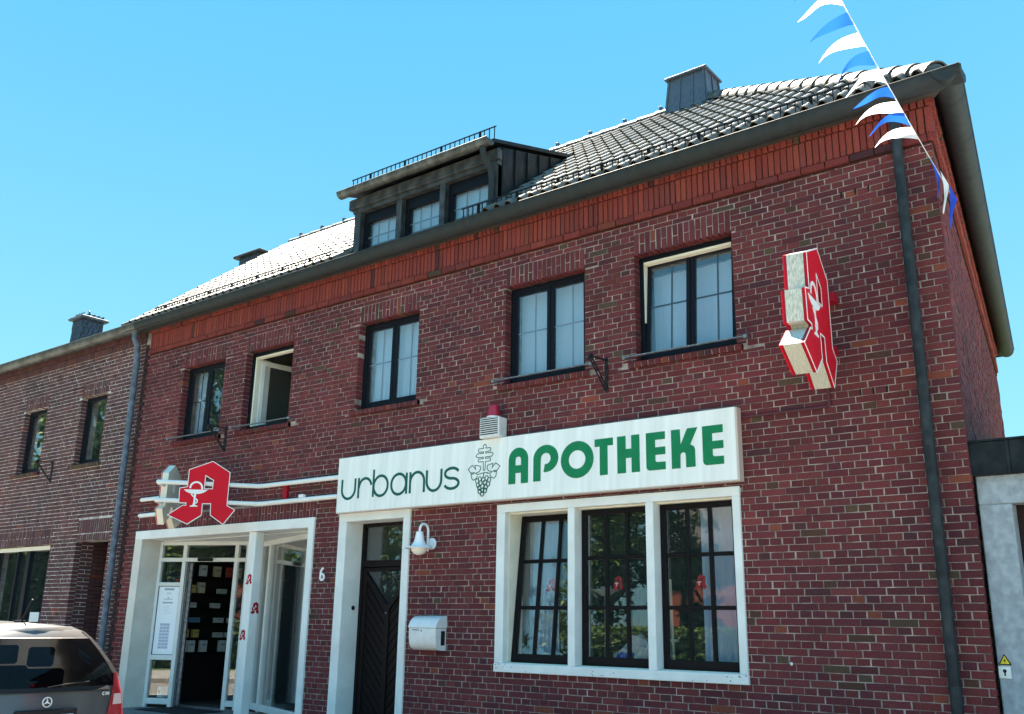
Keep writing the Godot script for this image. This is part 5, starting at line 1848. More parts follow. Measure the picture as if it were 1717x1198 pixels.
func flag_bracket(x: float, y: float, sx: float, label: String) -> void:
	var b = thing("flag_bracket", label, "bracket", "iron flag brackets between the upper windows")
	boxp(Vector3(x - 0.022, y - 0.22, 0.002), Vector3(x + 0.022, y + 0.2, 0.014), "wall_plate", M.iron, b)
	var mb = MB.new()
	var tip = Vector3(x - 0.04 * sx, y + 0.17, 0.30)
	mb.bar(Vector3(x, y + 0.17, 0.01), tip, 0.03, 0.012)
	part(mb, "arm", M.iron, b)
	for o in [-0.018, 0.018]:
		mb = MB.new()
		mb.bar(tip + Vector3(o, -0.01, 0), Vector3(x + o, y - 0.19, 0.016), 0.01, 0.016)
		part(mb, "strut", M.iron, b)
	mb = MB.new()
	for k in 4:
		var p: Vector3 = tip.lerp(Vector3(x, y - 0.19, 0.016), 0.15 + k * 0.22)
		mb.bar(p + Vector3(-0.02, 0, 0), p + Vector3(0.02, -0.03, 0), 0.008, 0.008)
	mb.tube([tip + Vector3(0, 0.02, -0.02), tip + Vector3(0, -0.05, 0.03)], 0.024, 10)
	part(mb, "socket", M.iron, b)


func small_things() -> void:
	flag_bracket(-5.70, 4.37, 1.0, "wrought iron flag bracket between the two right-hand upper windows")
	flag_bracket(-13.03, 4.37, 1.0, "wrought iron flag bracket beside the wide open upper window")
	flag_bracket(-18.63, 4.30, 1.0, "wrought iron flag bracket on the purple-brown neighbouring house")
	# wall lamp
	var l = thing("wall_lamp", "white swan-neck wall lamp with bell shade beside front door", "lamp")
	var mb = MB.new()
	mb.lathe([Vector2(0.075, 0.0), Vector2(0.075, 0.012), Vector2(0.05, 0.026), Vector2(0.001, 0.03)], Vector3(-8.374, 2.50, 0.002), 20, Vector3.BACK)
	part(mb, "wall_plate", M.lamp_white, l)
	var pts = [Vector3(-8.374, 2.40, 0.085), Vector3(-8.374, 2.55, 0.085), Vector3(-8.374, 2.66, 0.085)]
	for k in 9:
		var a = PI * k / 8.0
		pts.append(Vector3(-8.374, 2.66 + 0.08 * sin(a), 0.165 - 0.08 * cos(a)))
	pts.append(Vector3(-8.374, 2.60, 0.245))
	tubep(pts, 0.016, "swan_neck", M.lamp_white, l, 12)
	tubep([Vector3(-8.374, 2.47, 0.01), Vector3(-8.374, 2.47, 0.085)], 0.02, "arm", M.lamp_white, l, 12)
	mb = MB.new()
	mb.lathe([Vector2(0.022, 0.21), Vector2(0.045, 0.205), Vector2(0.05, 0.17), Vector2(0.055, 0.15), Vector2(0.058, 0.12), Vector2(0.075, 0.07), Vector2(0.105, 0.03), Vector2(0.178, 0.006), Vector2(0.184, 0.0), Vector2(0.178, -0.006), Vector2(0.10, 0.02), Vector2(0.05, 0.06)], Vector3(-8.374, 2.428, 0.245), 28)
	part(mb, "shade", M.lamp_white, l)
	mb = MB.new()
	mb.lathe([Vector2(0.105, 0.012), Vector2(0.104, -0.01), Vector2(0.09, -0.045), Vector2(0.06, -0.072), Vector2(0.025, -0.085), Vector2(0.001, -0.087)], Vector3(-8.374, 2.428, 0.245), 24)
	part(mb, "globe", M.globe, l)
	# letter box with a bulging front
	var b = thing("letter_box", "white plastic letter box with rounded lid on brick wall", "letter box")
	var prof = [Vector2(0.012, 1.187), Vector2(0.10, 1.188), Vector2(0.155, 1.215), Vector2(0.185, 1.27), Vector2(0.198, 1.34), Vector2(0.200, 1.40), Vector2(0.198, 1.452)]
	var body = []
	for x in [-8.53, -8.08]:
		var row = []
		for p in prof:
			row.append(Vector3(x, p.y, p.x))
		body.append(row)
	mb = MB.new()
	mb.grid(body)
	for x in [-8.53, -8.08]:
		for k in prof.size() - 1:
			mb.qo(Vector3(x, prof[k].y, prof[k].x), Vector3(x, prof[k + 1].y, prof[k + 1].x), Vector3(x, prof[k + 1].y, 0.004), Vector3(x, prof[k].y, 0.004), Vector3(signf(x + 8.3), 0, 0))
	part(mb, "body", M.box_white, b)
	prof = [Vector2(0.206, 1.456), Vector2(0.205, 1.475), Vector2(0.185, 1.52), Vector2(0.145, 1.565), Vector2(0.09, 1.592), Vector2(0.004, 1.602)]
	body = []
	for x in [-8.538, -8.072]:
		var row = []
		for p in prof:
			row.append(Vector3(x, p.y, p.x))
		body.append(row)
	mb = MB.new()
	mb.grid(body)
	for x in [-8.538, -8.072]:
		for k in prof.size() - 1:
			mb.to(Vector3(x, prof[k].y, prof[k].x), Vector3(x, prof[k + 1].y, prof[k + 1].x), Vector3(x, 1.456, 0.004), Vector3(signf(x + 8.3), 0, 0))
	part(mb, "lid", M.box_white, b)
	boxp(Vector3(-8.47, 1.425, 0.1985), Vector3(-8.36, 1.434, 0.2015), "slot_line", M.iron, b, 0.0)
	mb = MB.new()
	mb.lathe([Vector2(0.001, 0.004), Vector2(0.012, 0.003), Vector2(0.013, 0.0)], Vector3(-8.32, 1.42, 0.199), 12, Vector3.BACK)
	part(mb, "lock", M.steel, b)
	boxp(Vector3(-8.0795, 1.25, 0.03), Vector3(-8.0765, 1.42, 0.10), "side_grip", M.iron, b, 0.0)
	# house number
	var n6 = thing("house_number", "white enamelled house number 6 between shop entrance and front door", "house number")
	mb = MB.new()
	mb.ribbon(arc(-10.42, 2.115, 0.038, 0.042, 0, 345, 18), 0.026, 0.012, 0.03, true)
	mb.ribbon([Vector2(-10.455, 2.12), Vector2(-10.452, 2.18), Vector2(-10.432, 2.22), Vector2(-10.395, 2.243)], 0.026, 0.012, 0.0305)
	part(mb, "digit", M.white_trim, n6)
	# mats
	var m = thing("entrance_mat", "dark flat mat on paving in front of the sliding door", "mat")
	boxp(Vector3(-14.65, 0.1035, -0.70), Vector3(-13.35, 0.113, 0.05), "mat", M.mat_rubber, m, 0.003)
	# screw plugs left in the wall
	var sp = thing("wall_plug", "small white plug in the brickwork right of display window", "plug")
	mb = MB.new()
	mb.lathe([Vector2(0.001, 0.006), Vector2(0.014, 0.004), Vector2(0.016, 0.0)], Vector3(-3.66, 1.19, 0.002), 10, Vector3.BACK)
	part(mb, "plug", M.white, sp)


func bunting() -> void:
	var b = thing("bunting", "string of blue and white pennants running up past the house corner", "bunting")
	var p0 = Vector3(-1.75, 5.57, 0.16)
	var p1 = Vector3(-2.195, 7.17, 1.53)
	var dir: Vector3 = p1 - p0
	var pts = []
	for k in 25:
		var t = -0.05 + 1.75 * k / 24.0
		pts.append(p0 + dir * t + Vector3(0, -0.10 * sin(PI * clamp(t / 1.7, 0.0, 1.0)), 0))
	tubep(pts, 0.0045, "string", M.cloth_white, b, 5)
	var at = func(t: float) -> Vector3:
		return p0 + dir * t + Vector3(0, -0.10 * sin(PI * clamp(t / 1.7, 0.0, 1.0)), 0)
	var n = 0
	for t in [0.322, 0.394, 0.458, 0.536, 0.619, 0.715, 0.81, 0.911, 1.0, 1.09]:
		var a: Vector3 = at.call(t - 0.034)
		var c: Vector3 = at.call(t + 0.034)
		var wind = Vector3(-0.38, -0.05, 0.05)
		wind = wind.rotated(Vector3.BACK, rng.randf_range(-0.15, 0.25)) * rng.randf_range(0.9, 1.08)
		var ph = rng.randf_range(0.0, 6.0)
		var rows = []
		for i in 9:
			var f = i / 8.0
			var row = []
			for j in 5:
				var g = (j / 4.0 - 0.5) * (1.0 - f * 0.985) + 0.5
				var q: Vector3 = a.lerp(c, g) + wind * f
				q += Vector3(0.0, -0.06 * f * f + 0.055 * sin(PI * f), 0.05 * sin(f * 5.0 + ph + j * 0.5 * (1.0 - f)) * (0.3 + f))
				row.append(q)
			rows.append(row)
		var mb = MB.new()
		mb.grid(rows)
		part(mb, "pennant", M.cloth_white if n % 2 == 0 else M.cloth_blue, b)
		n += 1
	# the last pennants hang limp against the wall corner
	for k in 3:
		var a: Vector3 = at.call(0.19 - k * 0.085)
		var c: Vector3 = at.call(0.12 - k * 0.085)
		var rows = []
		for i in 7:
			var f = i / 6.0
			var row = []
			for j in 4:
				var g = (j / 3.0 - 0.5) * (1.0 - f * 0.97) + 0.5
				row.append(a.lerp(c, g) + Vector3(0.03 * sin(f * 3.0 + k), -0.36 * f, 0.02 * sin(f * 6.0 + j * 1.3 + k)))
			rows.append(row)
		var mb = MB.new()
		mb.grid(rows)
		part(mb, "pennant", M.cloth_navy if k != 1 else M.cloth_white, b)
	tubep([Vector3(-1.86, 5.50, 0.02), Vector3(-1.82, 5.50, 0.10), Vector3(-1.80, 5.53, 0.16), Vector3(-1.78, 5.56, 0.15)], 0.008, "hook", M.iron, b, 8)


func car() -> void:
	var c = thing("parked_car", "grey hatchback parked at the kerb, seen from behind, sunlit roof", "car")
	c.transform = Transform3D(Basis(Vector3.UP, PI), Vector3(-9.36, -0.08, 4.27))
	# section heights and half widths; x of the tail at each height
	var H = [0.20, 0.32, 0.45, 0.60, 0.72, 0.84, 0.92, 1.04, 1.15, 1.27, 1.38, 1.45, 1.49, 1.515, 1.53]
	var W = [0.78, 0.84, 0.87, 0.88, 0.88, 0.875, 0.86, 0.835, 0.785, 0.72, 0.65, 0.58, 0.48, 0.31, 0.0]
	var X = [0.10, 0.03, 0.0, 0.02, 0.06, 0.09, 0.12, 0.15, 0.22, 0.31, 0.40, 0.46, 0.52, 0.60, 0.66]
	var tail = func(i: int, t: float) -> Vector3:
		return Vector3(X[i] + 0.16 * pow(absf(t), 3.0) - 0.02, H[i], W[i] * t)
	var cols = [-1.0, -0.92, -0.8, -0.6, -0.4, -0.2, 0.0, 0.2, 0.4, 0.6, 0.8, 0.92, 1.0]
	var m = H.size()
	# tail: painted hatch and bumper, opening for the rear window
	var mb = MB.new()
	var bump = MB.new()
	var tn = func(i: int, j: int) -> Vector3:
		var nc = cols.size() - 1
		var du: Vector3 = tail.call(i, cols[min(j + 1, nc)]) - tail.call(i, cols[max(j - 1, 0)])
		var dv: Vector3 = tail.call(min(i + 1, m - 2), cols[j]) - tail.call(max(i - 1, 0), cols[j])
		return du.cross(dv).normalized()
	for i in m - 1:
		for j in cols.size() - 1:
			var inside = i >= 6 and i < 10 and absf(cols[j] + cols[j + 1]) * 0.5 < 0.92
			if inside:
				continue
			var q = [tail.call(i, cols[j]), tail.call(i, cols[j + 1]), tail.call(i + 1, cols[j + 1]), tail.call(i + 1, cols[j])]
			var dst = bump if i < 3 else mb
			var ni = min(i + 1, m - 2)
			dst.smooth_quad(q, [tn.call(i, j), tn.call(i, j + 1), tn.call(ni, j + 1), tn.call(ni, j)])
	part(mb, "tailgate", M.paint, c)
	part(bump, "bumper", M.paint, c)
	# body shell: rings from the tail ring forward
	var st = [[0.95, 1.0, 1.0], [1.5, 1.03, 1.0], [2.1, 1.02, 1.0], [2.45, 0.86, 1.0], [2.75, 0.5, 1.0], [3.0, 0.18, 0.99], [3.35, 0.10, 0.96], [3.65, 0.02, 0.9], [3.8, 0.0, 0.78]]
	var rings = []
	var first = []
	for sg in [1.0, -1.0]:
		for i in m:
			var k = i if sg > 0 else m - 1 - i
			if sg < 0 and i == 0:
				continue
			first.append(tail.call(k, sg))
	rings.append(first)
	for s in st:
		var r = []
		for sg in [1.0, -1.0]:
			for i in m:
				var k = i if sg > 0 else m - 1 - i
				if sg < 0 and i == 0:
					continue
				var hh = H[k]
				var ww = W[k]
				if hh > 0.93:
					hh = 0.93 + (hh - 0.93) * s[1]
					ww = lerp(0.865, W[k], clamp(s[1] * 0.7 + 0.3, 0.0, 1.0)) if k < m - 1 else 0.0
					if s[1] < 0.3 and k < m - 1:
						ww = 0.865 * (1.0 - pow((k - 6.0) / 8.0, 2.0))
				elif s[2] < 0.97:
					hh = 0.2 + (hh - 0.2) * (0.8 + 0.2 * s[2])
				r.append(Vector3(s[0], hh, sg * ww * s[2]))
		rings.append(r)
	var body = MB.new()
	body.grid(rings, false)
	part(body, "body", M.paint, c)
	# rear window
	var gm = MB.new()
	var gl = []
	for i in range(6, 11):
		var row = []
		for t in [-0.92, -0.7, -0.45, -0.2, 0.0, 0.2, 0.45, 0.7, 0.92]:
			row.append(tail.call(i, t) + Vector3(-0.004, 0, 0))
		gl.append(row)
	gm.grid(gl)
	part(gm, "rear_window", M.pane_car, c)
	# dark surround of the window and the D pillars
	var dk = MB.new()
	for i in range(5, 11):
		for sg in [-1.0, 1.0]:
			var q = [tail.call(i, sg * 0.915), tail.call(i, sg * 1.0), tail.call(i + 1, sg * 1.0), tail.call(i + 1, sg * 0.915)]
			for k in 4:
				q[k] += Vector3(-0.006, 0, 0.005 * sg)
			if i > 5:
				dk.qo(q[0], q[1], q[2], q[3], Vector3(-1, 0, 0))
			dk.qo(q[1], Vector3(0.62 + X[i] * 0.3, H[i], sg * (W[i] + 0.006)), Vector3(0.62 + X[i + 1] * 0.3, H[i + 1], sg * (W[i + 1] + 0.006)), q[2], Vector3(0, 0, sg))
	for j in cols.size() - 1:
		dk.qo(tail.call(10, cols[j]) + Vector3(-0.008, 0, 0), tail.call(10, cols[j + 1]) + Vector3(-0.008, 0, 0), tail.call(11, cols[j + 1]) + Vector3(-0.008, -0.035, 0), tail.call(11, cols[j]) + Vector3(-0.008, -0.035, 0), Vector3(-1, 0, 0))
		if absf(cols[j] + cols[j + 1]) < 1.5:
			dk.qo(tail.call(5, cols[j]) + Vector3(-0.006, 0.05, 0), tail.call(5, cols[j + 1]) + Vector3(-0.006, 0.05, 0), tail.call(6, cols[j + 1]) + Vector3(-0.006, 0.008, 0), tail.call(6, cols[j]) + Vector3(-0.006, 0.008, 0), Vector3(-1, 0, 0))
	part(dk, "window_surround", M.plastic, c)
	# roof edge spoiler
	var sp = MB.new()
	var s0 = []
	var s1 = []
	var s2 = []
	for t in [-1.0, -0.8, -0.5, -0.2, 0.0, 0.2, 0.5, 0.8, 1.0]:
		s0.append(tail.call(11, t) + Vector3(-0.012, -0.02, 0))
		s1.append(tail.call(12, t) + Vector3(-0.05, 0.0, 0) * (1.0 - 0.4 * absf(t)))
		s2.append(tail.call(12, t * 0.98) + Vector3(0.012, 0.008, 0))
	sp.grid([s0, s1, s2])
	part(sp, "roof_spoiler", M.paint, c)
	# tail lamps, side glass, wheels
	for sg in [-1.0, 1.0]:
		var lp = []
		for i in range(3, 8):
			var f = (i - 3) / 4.0
			var row = []
			for t in [lerp(0.72, 0.93, f), lerp(0.82, 0.95, f), 0.97, 1.0]:
				row.append(tail.call(i, sg * t) + Vector3(-0.012, 0, 0.004 * sg))
			row.append(Vector3(0.34 - 0.04 * f, H[i], sg * (W[i] + 0.010)))
			lp.append(row)
		var lm = MB.new()
		lm.grid(lp, sg > 0)
		part(lm, "tail_lamp", M.lamp_red, c)
		var cl = MB.new()
		cl.grid([[tail.call(4, sg * 0.83) + Vector3(-0.016, 0.02, 0), tail.call(4, sg * 0.985) + Vector3(-0.016, 0.02, 0)], [tail.call(5, sg * 0.87) + Vector3(-0.016, 0, 0), tail.call(5, sg * 0.985) + Vector3(-0.016, 0, 0)]], sg > 0)
		part(cl, "reversing_lens", M.lamp_clear, c)
		var sw = []
		for i in range(7, 11):
			var row = []
			for x in [0.72, 1.2, 1.7, 2.2 + 0.3 * (10 - i) / 3.0]:
				row.append(Vector3(x, H[i], sg * (W[i] + 0.012)))
			sw.append(row)
		var wm = MB.new()
		wm.grid(sw, sg > 0)
		part(wm, "side_window", M.pane_car, c)
		for x in [0.68, 3.14]:
			var tm = MB.new()
			tm.lathe([Vector2(0.19, -0.02), Vector2(0.28, -0.03), Vector2(0.31, 0.0), Vector2(0.31, 0.17), Vector2(0.28, 0.20), Vector2(0.20, 0.20)], Vector3(x, 0.31, sg * 0.70), 28, Vector3(0, 0, sg))
			part(tm, "tyre", M.rubber, c)
			var rm = MB.new()
			rm.lathe([Vector2(0.20, 0.195), Vector2(0.19, 0.17), Vector2(0.07, 0.18), Vector2(0.001, 0.19)], Vector3(x, 0.31, sg * 0.70), 28, Vector3(0, 0, sg))
			part(rm, "rim", M.steel, c)
	# cabin: floor, seats, headrests
	var seat = MB.new()
	seat.box(Vector3(0.25, 0.30, -0.75), Vector3(2.9, 0.45, 0.75))
	seat.box(Vector3(0.34, 0.45, -0.74), Vector3(0.75, 0.86, 0.74))
	part(seat, "cabin_floor", M.seat, c)
	for z in [-0.38, 0.38]:
		for x in [0.95, 1.75]:
			boxp(Vector3(x, 0.45, z - 0.26), Vector3(x + 0.14, 1.06, z + 0.26), "seat_back", M.seat, c, 0.05)
			boxp(Vector3(x + 0.02, 1.08, z - 0.13), Vector3(x + 0.12, 1.28, z + 0.13), "headrest", M.seat, c, 0.045)
	# badge: ring with three-pointed star, lettering, plate recess, wiper, aerial
	var em = MB.new()
	em.xf = Transform3D(Basis(Vector3(0, 0, 1), Vector3.UP, Vector3(-1, 0, 0)), Vector3(0.044, 0.80, 0.0))
	em.ribbon(arc(0, 0, 0.044, 0.044, 0, 345, 24), 0.007, 0.0, 0.016, true)
	for k in 3:
		var a = deg_to_rad(90.0 + 120.0 * k)
		var tip = Vector2(cos(a), sin(a)) * 0.041
		var sd = Vector2(-sin(a), cos(a)) * 0.008
		em.prism(poly([tip, sd, -sd]), 0.002, 0.014 + 0.0006 * k)
	part(em, "emblem", mk(Color(0.62, 0.64, 0.67), 0.35, 0.2), c)
	var tx = MB.new()
	tx.xf = Transform3D(Basis(Vector3(0, 0, -1), Vector3.UP, Vector3(-1, 0, 0)), Vector3(0.115, 0.855, 0.0))
	var tb = Transform3D(Basis(Vector3(0, 0, 1), Vector3.UP, Vector3(-1, 0, 0)), Vector3(0.125, 0.85, 0.05))
	tx.xf = tb
	# seen from behind the car's right is to the right
	for g in [[arc(0.0, 0.0, 0.012, 0.014, 50, 310, 10)], [[Vector2(0.025, -0.014), Vector2(0.025, 0.014)], [Vector2(0.025, 0.012)] + arc(0.028, 0.0, 0.013, 0.012, 90, -90, 8) + [Vector2(0.025, -0.012)]], [[Vector2(0.055, -0.014), Vector2(0.055, 0.014)]]]:
		var e = 0.0
		for p in g:
			var pp = []
			for v in p:
				pp.append(v + Vector2(0.57, 0.0))
			tx.ribbon(pp, 0.005, 0.0, 0.012 + e)
			e += 0.0006
	part(tx, "lettering", mk(Color(0.62, 0.64, 0.67), 0.35, 0.2), c)
	var rc = MB.new()
	rc.rbox(Vector3(0.0, 0.62, -0.30), Vector3(0.045, 0.735, 0.30), 0.012)
	part(rc, "plate_recess", M.plastic, c)
	boxp(Vector3(-0.008, 0.575, -0.26), Vector3(0.004, 0.685, 0.26), "number_plate", M.white, c, 0.003)
	var wp = MB.new()
	wp.tube([Vector3(0.075, 0.93, 0.0), Vector3(0.088, 0.955, 0.2), Vector3(0.125, 0.97, 0.45)], 0.006, 8)
	part(wp, "wiper", M.rubber, c)
	tubep([Vector3(0.80, 1.53, 0.0), Vector3(0.76, 1.57, 0.0), Vector3(0.62, 1.76, 0.0)], [0.014, 0.011, 0.008], "aerial", M.plastic, c, 8)
	boxp(Vector3(0.74, 1.525, -0.022), Vector3(0.90, 1.552, 0.022), "aerial_base", M.plastic, c, 0.01)


func shop_goods() -> void:
	# dark shelf wall opposite the open door, with the packs that catch the daylight
	var sh = thing("shop_shelf", "dark shelf unit inside the open pharmacy door", "shelf")
	var xf = Transform3D(Basis(Vector3.UP, PI / 2), Vector3(-15.62, 0, -1.10))
	var at = func(lo: Vector3, hi: Vector3, called: String, mat: Material, parent: Node) -> void:
		var mb = MB.new()
		mb.xf = xf
		mb.rbox(lo, hi, 0.004)
		part(mb, called, mat, parent)
	at.call(Vector3(-0.25, 0.13, -0.02), Vector3(2.0, 2.75, 0.0), "back_panel", M.inner_dark, sh)
	at.call(Vector3(-0.25, 0.13, 0.005), Vector3(2.0, 0.92, 0.32), "base_cabinet", M.plastic, sh)
	var ys = [0.95, 1.20, 1.46, 1.72, 1.98, 2.28]
	for y in ys:
		at.call(Vector3(-0.25, y - 0.018, 0.005), Vector3(2.0, y, 0.30), "shelf_board", M.plastic, sh)
	var kinds = [["tall white carton", Vector3(0.13, 0.20, 0.08), Color(0.70, 0.74, 0.76)], ["flat pale box", Vector3(0.17, 0.09, 0.1), Color(0.62, 0.66, 0.64)], ["yellow carton", Vector3(0.12, 0.14, 0.08), Color(0.62, 0.47, 0.16)], ["red and white pack", Vector3(0.11, 0.19, 0.07), Color(0.60, 0.10, 0.10)], ["blue sachet box", Vector3(0.22, 0.09, 0.1), Color(0.14, 0.30, 0.48)], ["cream jar carton", Vector3(0.12, 0.19, 0.1), Color(0.66, 0.58, 0.42)]]
	var rows = [[0, [0.25, 0, "second"], [0.62, 0, "third"], [1.20, 0, "fourth"], [0.02, 0, "leftmost"]],
		[1, [0.05, 2, "left"], [0.35, 2, "right"], [1.02, 1, "left"], [1.38, 1, "right"]],
		[2, [0.20, 4, ""], [1.00, 1, "left"], [1.42, 1, "right"]],
		[3, [0.12, 1, "left"], [0.85, 1, "right"]],
		[4, [0.12, 2, "left"], [0.40, 5, ""], [1.02, 1, "left"], [1.50, 1, "right"]],
		[5, [0.40, 0, ""], [0.85, 5, "left"], [1.22, 3, ""], [1.52, 5, "right"]]]
	var where = ["bottom", "second", "third", "fourth", "fifth", "top"]
	for r in rows:
		for k in range(1, r.size()):
			var kd = kinds[r[r.size() - 1][1] if false else r[k][1]]
			var lab = "%s on the %s shelf inside the pharmacy door" % [kd[0], where[r[0]]]
			if r[k][2] != "":
				lab = "%s %s" % [r[k][2], lab]
			var g = thing("product_pack", lab, "package", "packs on the shelf inside the pharmacy")
			var x: float = r[k][0] * 0.70 + 0.03
			var y: float = ys[r[0]] + 0.001
			var mb = MB.new()
			mb.xf = xf
			mb.rbox(Vector3(x, y, 0.27 - kd[1].z), Vector3(x + kd[1].x, y + kd[1].y, 0.27), 0.003)
			part(mb, "carton", mk(kd[2], 0.5), g)
			mb = MB.new()
			mb.xf = xf
			mb.box(Vector3(x + kd[1].x * 0.15, y + kd[1].y * 0.55, 0.2695), Vector3(x + kd[1].x * 0.85, y + kd[1].y * 0.72, 0.2715))
			part(mb, "printed_band", mk(Color(kd[2].r * 0.5, kd[2].g * 0.55, kd[2].b * 0.7), 0.5), g)
	var sb = thing("small_carton", "small white carton with blue mark behind the lowest side pane", "package")
	boxp(Vector3(-14.93, 0.25, -0.62), Vector3(-14.80, 0.42, -0.50), "carton", M.white, sb, 0.003)
	var mk_ = MB.new()
	mk_.prism(poly([Vector2(-14.905, 0.38), Vector2(-14.865, 0.29), Vector2(-14.825, 0.38), Vector2(-14.845, 0.38), Vector2(-14.865, 0.33), Vector2(-14.885, 0.38)]), -0.499, -0.497)
	part(mk_, "printed_mark", M.pine, sb)


func folds(x0: float, x1: float, y0: float, y1: float, z: float, amp: float, n: int, seed_: float) -> MB:
	var mb = MB.new()
	var top = []
	var mid = []
	var low = []
	for k in n + 1:
		var f = float(k) / n
		var x = lerp(x0, x1, f)
		var d = amp * (sin(f * n * 0.9 + seed_) + 0.5 * sin(f * n * 0.37 + seed_ * 2.0))
		top.append(Vector3(x, y1, z + d * 0.5))
		mid.append(Vector3(x + 0.01 * sin(k * 1.7), (y0 + y1) * 0.5, z + d * 0.8))
		low.append(Vector3(x + 0.015 * sin(k * 2.3), y0, z + d))
	mb.grid([low, mid, top])
	return mb


func curtains() -> void:
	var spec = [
		["sheer white curtain painted with sky reflection behind the middle upper window", -9.93, -8.85, 4.5, 5.75, -0.30, 0.02, 40],
		["sheer white curtain painted with sky reflection behind the fourth upper window, left of the flag bracket", -7.2, -6.05, 4.5, 5.75, -0.32, 0.012, 30],
		["sheer white curtain painted with sky reflection behind the tilted upper window", -5.27, -4.08, 4.5, 5.62, -0.42, 0.012, 30],
		["narrow cream curtain painted with sky reflection at the left edge of the leftmost upper window", -14.36, -14.12, 4.5, 5.75, -0.28, 0.02, 10],
		["white curtain painted with sky reflection behind the left dormer window", -10.2, -9.5, 6.95, 7.62, -0.34, 0.008, 16],
		["white curtain painted with sky reflection behind the middle dormer window", -9.33, -8.62, 6.95, 7.62, -0.34, 0.008, 16],
		["white curtain painted with sky reflection behind the right dormer window", -8.46, -7.66, 6.95, 7.62, -0.34, 0.008, 16],
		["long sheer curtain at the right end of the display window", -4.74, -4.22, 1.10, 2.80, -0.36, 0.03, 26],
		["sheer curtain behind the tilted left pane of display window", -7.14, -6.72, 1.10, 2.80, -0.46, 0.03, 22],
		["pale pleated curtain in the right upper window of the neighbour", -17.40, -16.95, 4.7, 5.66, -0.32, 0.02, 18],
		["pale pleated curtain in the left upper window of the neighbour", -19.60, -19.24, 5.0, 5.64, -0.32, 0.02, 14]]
	var k = 0
	for s in spec:
		var t = thing("curtain", s[0], "curtain")
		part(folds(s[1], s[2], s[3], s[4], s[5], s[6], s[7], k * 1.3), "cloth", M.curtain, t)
		tubep([Vector3(s[1] - 0.03, s[4] + 0.012, s[5]), Vector3(s[2] + 0.03, s[4] + 0.012, s[5])], 0.008, "rod", M.steel, t, 8)
		k += 1
	# cloth bundle on the inner ledge of the middle display pane
	var b = thing("cloth_bundle", "crumpled white and blue cloth lying inside the display window", "cloth")
	var f = FastNoiseLite.new()
	f.seed = 5
	f.frequency = 2.6
	for c in 2:
		var rows = []
		for i in 15:
			var row = []
			for j in 19:
				var u = i / 14.0 * PI
				var v = j / 18.0 * PI
				var r = 1.0 + 0.5 * f.get_noise_3d(sin(u) * cos(v), cos(u), sin(u) * sin(v) + c * 7.0)
				row.append(Vector3(-5.56 + c * -0.12 + 0.30 * r * cos(v) * sin(u) * (1.0 if c == 0 else 0.6), 1.085 + (0.02 if c == 0 else 0.0) + (0.30 if c == 0 else 0.16) * r * sin(v) * sin(u), -0.42 + 0.15 * r * cos(u) + c * 0.07))
			rows.append(row)
		var mb = MB.new()
		mb.grid(rows)
		part(mb, "white_fold" if c == 0 else "blue_fold", M.cloth_white if c == 0 else M.cloth_navy, b)
	var bw = thing("white_bowl", "white bowl with two cups on a stand inside display window", "bowl")
	var mb2 = MB.new()
	mb2.lathe([Vector2(0.05, 0.0), Vector2(0.06, 0.01), Vector2(0.16, 0.07), Vector2(0.165, 0.075), Vector2(0.15, 0.07), Vector2(0.04, 0.02), Vector2(0.001, 0.018)], Vector3(-6.22, 1.86, -0.75), 22)
	part(mb2, "dish", M.white, bw)
	for x in [-6.25, -6.17]:
		var cm = MB.new()
		cm.lathe([Vector2(0.03, 0.02), Vector2(0.032, 0.11), Vector2(0.028, 0.11), Vector2(0.026, 0.03)], Vector3(x, 1.86, -0.75), 14)
		part(cm, "cup", M.white, bw)
	tubep([Vector3(-6.22, 0.12, -0.75), Vector3(-6.22, 1.87, -0.75)], 0.02, "stand", M.steel, bw, 10)
	for q in [[-4.72, "wooden easel frame nearer the curtain in display window"], [-5.45, "folded wooden easel frame behind middle display pane"]]:
		var e = thing("easel", q[1], "easel")
		for s in [[-0.15, 0.12], [0.13, 0.12], [0.0, -0.2]]:
			var lm = MB.new()
			lm.bar(Vector3(q[0] + s[0], 0.12, -0.9 + s[1]), Vector3(q[0] + s[0] * 0.2, 2.05, -0.9), 0.022, 0.022)
			part(lm, "leg", M.cream, e)
		boxp(Vector3(q[0] - 0.14, 1.35, -0.86), Vector3(q[0] + 0.14, 1.38, -0.82), "ledge", M.cream, e)


